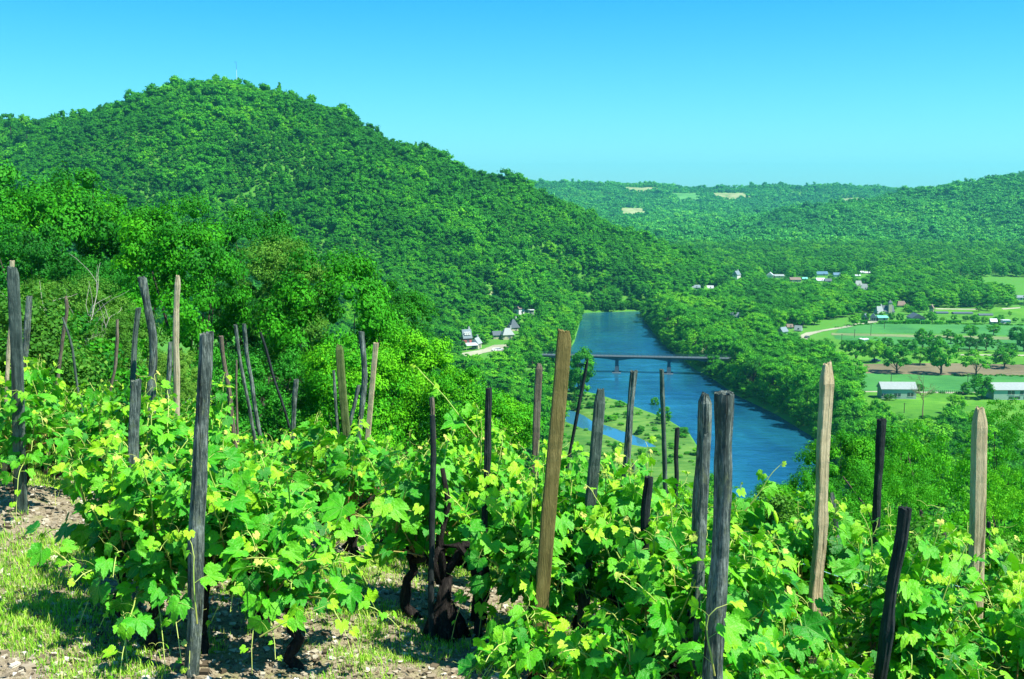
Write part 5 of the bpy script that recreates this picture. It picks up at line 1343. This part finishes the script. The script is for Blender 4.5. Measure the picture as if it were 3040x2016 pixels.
def put_leaves(b, rng, P, Dr, Nm, size, tint, tmpl):
    """P petiole ends, Dr directions of the leaf tips, Nm upper side normals"""
    T, q, tri = tmpl; n = len(P)
    Dr = Dr / (np.linalg.norm(Dr, axis=1)[:, None] + 1e-9)
    X = np.cross(Dr, Nm); X /= np.linalg.norm(X, axis=1)[:, None] + 1e-9; Nn = np.cross(X, Dr)
    x, y = T[:, 0][None], T[:, 1][None]
    fold = rng.uniform(-0.05, 0.55, n)[:, None]; curl = rng.uniform(0.0, 0.7, n)[:, None]; edge = rng.uniform(-0.5, 0.3, n)[:, None]; ph = rng.uniform(0, 6, n)[:, None]
    r2 = x * x + (y - 0.2) ** 2
    z = fold * np.abs(x) - curl * np.maximum(y, 0) ** 2 + edge * r2 + 0.03 * np.sin(9 * x + 7 * y + ph) + 0.045 * np.sin(4 * np.arctan2(x + 0 * y, y - 0.1 + 0 * x) + ph) * np.sqrt(r2)
    s = size[:, None]
    xs = 1 + rng.uniform(-0.12, 0.12, n)[:, None]
    V = P[:, None] + X[:, None] * (x * s * xs)[..., None] + Dr[:, None] * (y * s)[..., None] + Nn[:, None] * (z * s)[..., None]
    m = T.shape[0]; off = (np.arange(n) * m)[:, None, None]
    uv = np.tile(np.column_stack([T[:, 0] + 0.5, T[:, 1] + 0.35]), (n, 1))
    b.add(V.reshape(-1, 3), [(q[None] + off).reshape(-1, 4), (tri[None] + off).reshape(-1, 3)], np.repeat(tint, m), uv)
def make_vine(seed, nsh, hi, hgt=1.35, spread=0.55, head=0.5, lsize=0.115, dens=1.0, trunkr=0.03, spread_y=None, low=0.36):
    """trunk, shoots and leaves of one vine, base at the origin"""
    rng = np.random.default_rng(seed)
    tb, sb, lb, nb = MB(), MB(), MB(), MB()
    n = 9; zz = np.linspace(-0.08, head, n)
    off = np.cumsum(rng.normal(0, 0.022, (n, 2)), 0)
    tr = np.column_stack([off, zz]); nz = 1 + rng.normal(0, 0.14, (n, 8))
    tb.tube(tr, np.linspace(trunkr * 1.15, trunkr * 0.85, n), 8, noise=nz)
    top = tr[-1]
    arms = []
    for k in range(3):
        a = rng.uniform(0, 6.28); L = rng.uniform(0.12, 0.35); e = top + np.array([math.cos(a) * L, math.sin(a) * L * 0.6, rng.uniform(0.0, 0.16)])
        m = (top + e) / 2 + rng.normal(0, 0.025, 3); pts = np.array([top, m, e]); tb.tube(pts, [trunkr * 0.9, trunkr * 0.6, trunkr * 0.45], 6, noise=1 + rng.normal(0, 0.15, (3, 6))); arms.append((top, m, e))
    P, D, N, Sz, T = [], [], [], [], []
    for k in range(nsh):
        a0 = arms[rng.integers(3)]; f = rng.uniform(0, 1); s = a0[0] * (1 - f) + a0[2] * f
        az = rng.uniform(0, 6.28); rad = math.sqrt(rng.uniform(0.02, 1.0)) * spread; hh = hgt * rng.uniform(0.62, 1.1)
        low_ = rng.random() < low
        if low_: hh = rng.uniform(0.12, 0.55) * hgt; rad = spread * rng.uniform(0.9, 1.35)
        if k % 8 == 5: hh = hgt * rng.uniform(1.0, 1.22); rad = spread * rng.uniform(0.1, 0.6); low_ = False
        ey = 1.0 if spread_y is None else spread_y / spread
        e = np.array([math.cos(az) * rad, math.sin(az) * rad * ey, hh]) 
        mid = (s + e) / 2 + np.array([math.cos(az) * rad * 0.22, math.sin(az) * rad * 0.2, 0.18 if not low_ else 0.22])
        L = np.linalg.norm(e - s) + 0.1; m = max(int(L / 0.05), 7); tt = np.linspace(0, 1, m)[:, None]
        C = (1 - tt) ** 2 * s + 2 * tt * (1 - tt) * mid + tt ** 2 * e + np.cumsum(rng.normal(0, 0.004, (m, 3)), 0)
        if rng.random() < 0.5: C[:, 2] -= 0.16 * tt[:, 0] ** 4
        sb.tube(C[::2] if not hi else C, np.linspace(0.0052, 0.0016, len(C[::2] if not hi else C)), 5 if hi else 3, np.repeat(np.linspace(0.25, 1.0, len(C[::2] if not hi else C)), 5 if hi else 3), cap=False)
        Tg = np.gradient(C, axis=0); Tg /= np.linalg.norm(Tg, axis=1)[:, None]
        i0 = 1 if rng.random() < 0.6 else 2
        step = 1 if dens > 1.2 else (1 if rng.random() < dens - 0.2 else 2)
        side = 1
        for i in range(i0, m, step):
            t = i / (m - 1); side = -side
            w = np.cross(Tg[i], [0, 0, 1]); w = w / (np.linalg.norm(w) + 1e-6) * side
            w = w + rng.normal(0, 0.5, 3) + np.array([0, 0, 0.45]); w /= np.linalg.norm(w)
            size = lsize * (1.0 if t < 0.6 else 1.0 - 0.72 * (t - 0.6) / 0.4) * rng.uniform(0.45, 1.35)
            pl = size * rng.uniform(0.5, 0.85); pe = C[i] + w * pl
            ptm = (C[i] + pe) / 2 + np.array([0, 0, 0.1 * pl]); sb.tube([C[i], ptm, pe], 0.0014, 3, 0.72, cap=False)
            out = pe - np.array([0, 0, pe[2]]); out = out / (np.linalg.norm(out) + 1e-6)
            d = w * np.array([1, 1, 0.1]) * 0.8 + out * 0.5 + np.array([0, 0, -0.55]) + rng.normal(0, 0.4, 3)
            nn = np.array([0.25, -0.2, 0.95]) * 0.9 + out * 0.55 + rng.normal(0, 0.42, 3)
            P.append(pe); D.append(d); N.append(nn); Sz.append(size)
            T.append(np.clip(0.24 + 0.16 * rng.normal() + 0.12 * (pe[2] / hgt) + (0.55 * (t - 0.6) / 0.4 if t > 0.6 else 0), 0, 1 if size < 0.045 else 0.80))
        if hi and rng.random() < 0.7:      # curling tendril near the tip
            i = rng.integers(m // 2, m - 1); th = np.linspace(0, rng.uniform(5, 11), 22); rr_ = np.linspace(0.0, 0.022, 22)[::-1]
            a = rng.uniform(0, 6.28); ax_ = np.array([math.cos(a), math.sin(a), 0.4]); u = np.linspace(0, 0.14, 22)
            pts = C[i] + ax_[None] * u[:, None] + np.column_stack([np.cos(th) * rr_ * (u / 0.14) * 1.5, np.sin(th) * rr_ * (u / 0.14), np.sin(th) * rr_ * (u / 0.14) * 1.5])
            sb.tube(pts, np.linspace(0.0013, 0.0007, 22), 3, 0.95, cap=False)
    put_leaves(lb, rng, np.array(P), np.array(D), np.array(N), np.array(Sz), np.array(T), LEAF_HI if hi else LEAF_LO)
    res = {'trunk': tb.build('trunk', vbark_mat, True), 'shoots': sb.build('shoots', cane_mat, True, attr='tint'), 'foliage': lb.build('foliage', vine_leaf_mat, True, uv=True, attr='tint')}
    return res
def put_vine(M, x, y, label, group='grape vines of the vineyard', rz=0.0, sc=1.0, z=None):
    r = empty('grape_vine', (x, y, Hs(x, y) if z is None else z), rz, label=label, cat='grape vine', group=group)
    for k, me in M.items():
        o = add_obj(k, me, r)
        if k == 'foliage': pass
    r.scale = (sc, sc, sc)
    return r
vr = random.Random(3)
OPENG = P64([(0,0)]) and None
FARP = [make_vine(900 + k, 20, False, 0.86 * (0.85 + 0.09 * (k % 4)), 0.46, 0.34, 0.092, 0.95) for k in range(7)]
MIDP = [make_vine(950 + k, 22, True, 0.92 * (0.85 + 0.08 * (k * 2 % 5)), 0.42, 0.34, 0.095, 1.0) for k in range(5)]
# one vine at most stakes
for k, (x, y, z, short, vine, Rr) in enumerate(STAKES):
    if not vine: continue
    lab = 'leafy grapevine growing at the ' + short
    if y < 6.3:
        M = make_vine(700 + k, 27, True, (1.10 if x < 0 else 1.02) * vr.uniform(0.85, 1.12), 0.40, 0.34, 0.098, 1.0, 0.03, 0.30)
        put_vine(M, x + vr.uniform(-.06, .06) + (0.3 if 'charred' in short else 0), y + 0.26 + (0.08 if Rr > 0.03 else 0), lab)
    elif y < 8.0: put_vine(MIDP[k % 5], x + vr.uniform(-.1, .1), y + 0.10, lab, rz=vr.uniform(0, 6.28), sc=vr.uniform(0.9, 1.02))
    else: put_vine(FARP[k % 7], x + vr.uniform(-.1, .1), y + vr.uniform(-.1, .15), lab, rz=vr.uniform(0, 6.28), sc=vr.uniform(0.95, 1.1))
# vines between the stakes: x, y, label
EXTRA = [
 (-3.75,6.6,'grapevine cut by the left picture edge beside the grey plank stake'),(-3.5,7.7,'grapevine behind the grey plank stake at the left edge'),(-3.0,8.0,'grapevine right of the grey plank stake in the second row'),
 (-2.55,8.5,'grapevine between the grey plank and the slim round grey stake'),(-1.95,7.2,'grapevine between the square cut dark stake and the thick weathered one, one row back'),
 (-1.25,7.4,'grapevine behind the thick weathered stake'),(-1.02,6.9,'grapevine right behind the thick weathered stake'),(-0.55,7.3,'grapevine in the row behind the thin central stake'),(-1.75,8.8,'grapevine below the tall pale peeling stake'),
 (-0.2,6.9,'grapevine behind the dark leaf wrapped stake'),(0.1,7.6,'grapevine between the leaf wrapped and rounded pale stakes, back row'),(-0.95,8.9,'grapevine below the mossy stake in the back row'),
 (-0.62,9.4,'grapevine below the fresh light wood stake'),(0.0,8.6,'grapevine in front of the low trees at the centre'),(0.15,5.5,'grapevine between the leaf wrapped and tall tan stakes'),
 (0.62,6.4,'grapevine between the grooved grey and the short pale topped stakes'),(0.10,4.75,'low grapevine in front of the tall tan stake'),(0.42,4.75,'grapevine in front left of the short pale topped stake'),
 (0.78,5.6,'grapevine just left behind the thick pair of stakes'),(1.15,5.5,'grapevine just right behind the thick pair of stakes'),(1.1,4.65,'grapevine right of the thickest stake'),
 (1.25,5.1,'grapevine between the thickest stake and the tall split light one'),(1.35,6.1,'grapevine left behind the tall split light stake'),(1.98,5.3,'grapevine between the tall split light stake and the charred one'),
 (1.55,4.55,'low grapevine at the bottom edge before the tall split light stake'),(2.0,4.55,'low grapevine at the bottom edge right of the charred stake'),(2.2,5.7,'grapevine behind the charred leaning stake'),
 (2.5,5.3,'grapevine left of the trimmed light stake near the bottom'),(2.45,4.7,'low grapevine in the lower right corner'),(2.75,5.6,'grapevine right of the trimmed light stake'),
 (3.0,6.4,'grapevine behind the trimmed light stake near the right edge'),(2.1,6.6,'grapevine in the back row between the two light stakes'),(1.2,6.6,'grapevine in the back row above the thick pair'),
 (0.35,7.4,'grapevine at the edge of the drop below the rounded pale stake'),(0.75,7.7,'grapevine at the edge of the drop below the slim upright stake'),(-2.2,9.6,'grapevine of the far left row below the knobbly stake'),
 (-2.9,9.5,'grapevine of the far left row under the forked brown stake'),(-3.7,9.2,'grapevine of the far left row by the short dark stake'),(-4.2,9.8,'grapevine of the far left row by the pinkish stake'),
 (-1.5,10.2,'grapevine of the last row under the slanting stake'),(-2.0,10.9,'grapevine of the last row under the parallel stakes'),(-0.9,10.3,'grapevine of the last row by the short dark stub'),(-2.7,10.8,'grapevine of the last row left of the parallel stakes'),
 (-0.35,9.7,'grapevine of the last row left of the centre'),(-3.6,10.8,'grapevine at the far left end of the last row'),(-4.6,10.6,'grapevine farthest up at the left end'),(-1.35,5.7,'grapevine just right behind the thick weathered stake with drooping shoots'),
 (-2.0,5.35,'low sprawling grapevine left of the thick weathered stake near the bottom'),(-1.78,5.2,'grapevine at the foot of the thick weathered stake hanging to the ground'),(-1.05,5.25,'low grapevine right of the thick weathered stake reaching the bottom edge')]
for k, (x, y, lab) in enumerate(EXTRA):
    if y < 6.0: M = make_vine(800 + k, 24, True, (0.52 if y < 5.2 and x > 0 else 0.70 if y < 5.2 else 0.84 if x > 0 else 0.95) * vr.uniform(0.85, 1.12), 0.38, 0.30, 0.098, 1.0, 0.028)
    elif y < 7.8: M = MIDP[(k * 3) % 5]
    else: M = FARP[(k * 3) % 7]
    put_vine(M, x, y, lab, rz=0 if y < 6 else vr.uniform(0, 6.28), sc=1.0 if y < 6 else vr.uniform(0.88, 1.02))
# leafy row ends further right and left beyond the edges
for k, (x, y) in enumerate(((3.4, 5.9), (3.5, 7.1), (-4.3, 7.4), (-4.6, 8.4), (-4.9, 9.4), (2.8, 7.4))):
    put_vine(FARP[k % 7], x, y, 'leafy grapevine continuing a row past the picture edge', rz=k * 1.3)

# long shoot reaching up at the centre
def long_shoot(pix, Y, label, seed, lsz=0.12, lean=0.0):
    rng = np.random.default_rng(seed)
    pts = np.array([at(a * S, b * S, Y + lean * i) for i, (a, b) in enumerate(pix)])
    seg = np.r_[0, np.cumsum(np.linalg.norm(np.diff(pts, axis=0), axis=1))]; m = max(8, int(seg[-1] / 0.05)); t = np.linspace(0, seg[-1], m)
    C = np.column_stack([np.interp(t, seg, pts[:, k]) for k in range(3)]); C[1:-1] = (C[:-2] + C[1:-1] + C[2:]) / 3
    sb, lb = MB(), MB(); o0 = C[0].copy(); C = C - o0
    sb.tube(C, np.linspace(0.0045, 0.0015, m), 5, np.repeat(np.linspace(0.5, 1, m), 5), cap=False)
    P, D, N, Sz, T = [], [], [], [], []; sd = 1
    for i in range(1, m, 2):
        f = i / (m - 1); sd = -sd; w = np.array([sd * 0.8, rng.normal(0, 0.5), 0.4]); w /= np.linalg.norm(w)
        size = lsz * (1 - 0.65 * f) * rng.uniform(0.8, 1.2); pe = C[i] + w * size * 0.7
        sb.tube([C[i], (C[i] + pe) / 2 + [0, 0, 0.005], pe], 0.0013, 3, 0.75, cap=False)
        P.append(pe); D.append(w * 0.6 + np.array([0, -0.2, -0.6]) + rng.normal(0, 0.3, 3)); N.append(np.array([0.2, -0.6, 0.6]) + rng.normal(0, 0.35, 3)); Sz.append(size); T.append(min(0.85, 0.3 + 0.5 * f))
    put_leaves(lb, rng, np.array(P), np.array(D), np.array(N), np.array(Sz), np.array(T), LEAF_HI)
    r = empty('vine_shoot', tuple(o0), 0, label=label, cat='vine shoot')
    add_obj('cane', sb.build('cane', cane_mat, True, attr='tint'), r); add_obj('foliage', lb.build('foliage', vine_leaf_mat, True, uv=True, attr='tint'), r)
long_shoot([(1100,1010),(1060,960),(1020,905),(990,880),(965,850)], 5.9, 'long vine shoot reaching up to the left above the thin central stake', 1)
long_shoot([(560,1290),(610,1285),(680,1300),(740,1290)], 4.7, 'low vine shoot hanging out over the bare soil at the left', 2, 0.13)
long_shoot([(600,1470),(650,1440),(700,1420),(750,1400)], 4.5, 'vine shoot trailing over the grass at the bottom', 3, 0.13)
long_shoot([(2180,1400),(2220,1320),(2240,1250),(2200,1240)], 5.4, 'vine shoot arching beside the trimmed light stake', 4)
long_shoot([(2000,1350),(2015,1290),(2010,1220),(1985,1180)], 5.2, 'upright vine shoot left of the charred leaning stake', 5, 0.14)
long_shoot([(1650,1560),(1640,1500),(1625,1440),(1640,1400),(1680,1395)], 4.15, 'vine shoot curling in front of the thickest stake', 6, 0.15)
long_shoot([(820,1190),(870,1200),(905,1165),(950,1180)], 5.4, 'vine shoot with large round leaves at the centre left', 7, 0.17)
long_shoot([(150,1290),(110,1260),(200,1330)], 5.0, 'vine shoot poking out to the left over the bright grass', 8, 0.10)
long_shoot([(1480,1180),(1500,1110),(1510,1060),(1490,1020)], 5.6, 'young vine shoot rising in front of the river meadow', 9, 0.11)
long_shoot([(1720,1180),(1760,1130),(1780,1090),(1800,1075)], 5.4, 'thin vine shoot with tendrils before the blue water', 10, 0.09)
long_shoot([(455,1440),(445,1330),(450,1250),(430,1230)], 4.6, 'vine shoot leaning against the thick weathered stake', 11, 0.13)

# old black vine stump at the foot of the thin central stake
p = onz(1025 * S, 1470 * S, Hs(-0.35, 5.9)); sx_, sy_ = p[0], p[1]
rng = np.random.default_rng(77)
stp = empty('old_vine_stump', (sx_, sy_, Hs(sx_, sy_)), 0, label='gnarled old black vine stump with arched bare arm beside the thin central stake', cat='vine stump')
b = MB()
for k in range(5):
    a = k * 1.25; pts = np.array([[math.cos(a) * 0.10, math.sin(a) * 0.09, -0.06], [math.cos(a) * 0.06, math.sin(a) * 0.05, 0.07], [0.0, 0, 0.2], [0.02, 0, 0.34]]); b.tube(pts, [0.058, 0.05, 0.042, 0.028], 9, noise=1 + rng.normal(0, 0.16, (4, 9)))
add_obj('trunk', b.build('trunk', vbark_mat, True), stp)
b = MB()
for P_ in ([(-0.02,0,0.3),(-0.06,0,0.42),(-0.02,0.02,0.50),(0.08,0,0.52),(0.16,0,0.42),(0.18,0,0.25),(0.16,0,0.08)], [(0.0,0,0.34),(0.12,0.05,0.5),(0.3,0.02,0.52),(0.42,0,0.44),(0.52,-0.02,0.36)], [(0,0,0.33),(-0.02,0.03,0.55),(0.03,0.02,0.75),(0.0,0,0.95)]):
    P_ = np.array(P_); b.tube(P_, np.linspace(0.026, 0.013, len(P_)), 7, noise=1 + rng.normal(0, 0.15, (len(P_), 7)))
add_obj('arms', b.build('arms', vbark_mat, True), stp)

# wires of the lower right rows
for k, (a, c, Ya, Yc, l) in enumerate((((2150,1335),(2400,1380),6.2,6.8,'thin bluish vineyard wire passing behind the trimmed light stake'),((1850,1300),(2200,1395),6.1,6.2,'thin bluish vineyard wire behind the charred stake'))):
    p0, p1 = at(a[0]*S, a[1]*S, Ya), at(c[0]*S, c[1]*S, Yc); t = np.linspace(0, 1, 12)[:, None]
    pts = p0 * (1 - t) + p1 * t; pts[:, 2] -= 0.03 * np.sin(np.pi * t[:, 0]); b = MB(); b.tube(pts - p0, 0.0018, 5)
    add_obj('vineyard_wire', b.build('vineyard_wire', plain('wire_blue', (0.25, 0.50, 0.60), 0.4, 0.5)), None, tuple(p0), label=l, cat='wire', group='wires along the vine rows')

# ------------------------------------------------------------------ grass, stones and dry litter on the soil
rng = np.random.default_rng(5)
def soil_points(n, dens=None):
    Y = 3.3 + (13 - 3.3) * rng.random(n) ** 1.5; X = rng.uniform(-0.56, 0.56, n) * Y
    if dens is not None:
        k = dens(X, Y) > rng.random(n); X, Y = X[k], Y[k]
    return X, Y
gd = lambda x, y: np.clip((fbm(x * 1.6 + 3, y * 1.6, 31, 4) - 0.42) * 7, 0, 1) * np.where((x < -0.2) | (y > 6.4), 1.0, 0.45) + np.where((x < -1.0) & (y < 6.3) & (x / y < -0.33), 0.55, 0) * (fbm(x * 3, y * 3, 8, 2) > 0.42)
X, Y = soil_points(125000, gd); n = len(X)
per = 5; X = np.repeat(X, per) + rng.normal(0, 0.02, n * per); Y = np.repeat(Y, per) + rng.normal(0, 0.02, n * per); Z = H0(X, Y); n = len(X)
hgt_ = rng.uniform(0.015, 0.05, n) * (0.6 + 0.9 * fbm(X * 2, Y * 2, 40, 2)); a = rng.uniform(0, 6.28, n); ln_ = rng.uniform(0.1, 0.9, n) * hgt_; w_ = rng.uniform(0.0012, 0.0030, n)
ca, sa = np.cos(a), np.sin(a); base = np.column_stack([X, Y, Z - 0.004]); side = np.column_stack([-sa, ca, 0 * a]) * w_[:, None]; fwd = np.column_stack([ca, sa, 0 * a])
V = np.stack([base - side, base + side, base + fwd * (ln_ * 0.35)[:, None] + side * 0.8 + np.column_stack([0 * a, 0 * a, hgt_ * 0.6]), base + fwd * (ln_ * 0.35)[:, None] - side * 0.8 + np.column_stack([0 * a, 0 * a, hgt_ * 0.6]),
              base + fwd * ln_[:, None] + np.column_stack([0 * a, 0 * a, hgt_])], 1)
o5 = np.arange(n)[:, None] * 5
b = MB(); b.add(V.reshape(-1, 3), [o5 + np.array([[0, 1, 2, 3]]), o5 + np.array([[3, 2, 4]])], np.repeat(rng.uniform(0, 1, n), 5))
gmx = NM('grass_blade'); ga = gmx.n('Attribute', attribute_name='tint')
gcol = gmx.ramp(ga.outputs['Fac'], [(0.0, (0.14, 0.46, 0.02)), (0.5, (0.32, 0.66, 0.04)), (0.8, (0.46, 0.70, 0.08)), (1.0, (0.62, 0.54, 0.24))])
gmat = gmx.bsdf(gcol, 0.6, 0.2, None, 0.35)
add_obj('grass', b.build('grass', gmat, attr='tint'), label='short bright grass growing in tufts on the vineyard soil', cat='grass', kind='stuff')
X, Y = soil_points(42000); Z = H0(X, Y); n = len(X)
import itertools
cube = np.array(list(itertools.product((-1, 1), repeat=3)), float); cf = np.array([(0,1,3,2),(4,6,7,5),(0,4,5,1),(2,3,7,6),(0,2,6,4),(1,5,7,3)])
sz_ = (0.004 + 0.016 * rng.random(n) ** 3)[:, None, None] * rng.uniform(0.5, 1.3, (n, 1, 3)) * np.array([1.2, 1.0, 0.55])
Vc = cube[None] * (1 + rng.uniform(-0.35, 0.1, (n, 8, 3))) * sz_
ang = rng.uniform(0, 6.28, n); c_, s_ = np.cos(ang)[:, None], np.sin(ang)[:, None]
Vc = np.stack([Vc[..., 0] * c_ - Vc[..., 1] * s_, Vc[..., 0] * s_ + Vc[..., 1] * c_, Vc[..., 2]], -1) + np.column_stack([X, Y, Z + 0.003])[:, None]
b = MB(); b.add(Vc.reshape(-1, 3), [(np.arange(n)[:, None, None] * 8 + cf[None]).reshape(-1, 4)], np.repeat(rng.uniform(0, 1, n), 8))
smx = NM('soil_stone'); sa_ = smx.n('Attribute', attribute_name='tint')
smat = smx.bsdf(smx.ramp(sa_.outputs['Fac'], [(0.0, (0.07, 0.055, 0.035)), (0.4, (0.22, 0.18, 0.12)), (0.85, (0.40, 0.36, 0.27)), (1.0, (0.64, 0.60, 0.50))]), 0.9, 0.15)
add_obj('gravel', b.build('gravel', smat, attr='tint'), label='pale pinkish stones and clods on the vineyard soil', cat='gravel', kind='stuff')
X, Y = soil_points(9000); Z = H0(X, Y) + 0.006; n = len(X)
N_ = np.tile([0, 0, 1.0], (n, 1)); V, q = cards(rng, np.column_stack([X, Y, Z + 0.006]), N_, 0.035, 0.45, 0.55)
b = MB(); b.add(V, [q], np.repeat(rng.uniform(0.3, 1, n), 4))
add_obj('dry_leaves', b.build('dry_leaves', smat, attr='tint'), label='dry curled leaves scattered over the soil', cat='dry leaves', kind='stuff')
# ------------------------------------------------------------------ haze
hz = NM('haze_air')
pv = hz.n('VolumePrincipled'); pv.inputs['Color'].default_value = (0.16, 0.82, 0.92, 1); pv.inputs['Density'].default_value = HAZE; pv.inputs['Anisotropy'].default_value = 0.2
hz.l(pv.outputs[0], hz.out.inputs['Volume'])
b = MB(); b.box((0, 4300, 145), (18800, 10600, 296))
add_obj('haze', b.build('haze', hz.m), kind='stuff', label='thin bluish haze in the valley air', cat='haze')
for P in FIELDS:
    e = P.max(0) - P.min(0)
    if e.max() > 150: print('big field', P.min(0).round(), P.max(0).round())
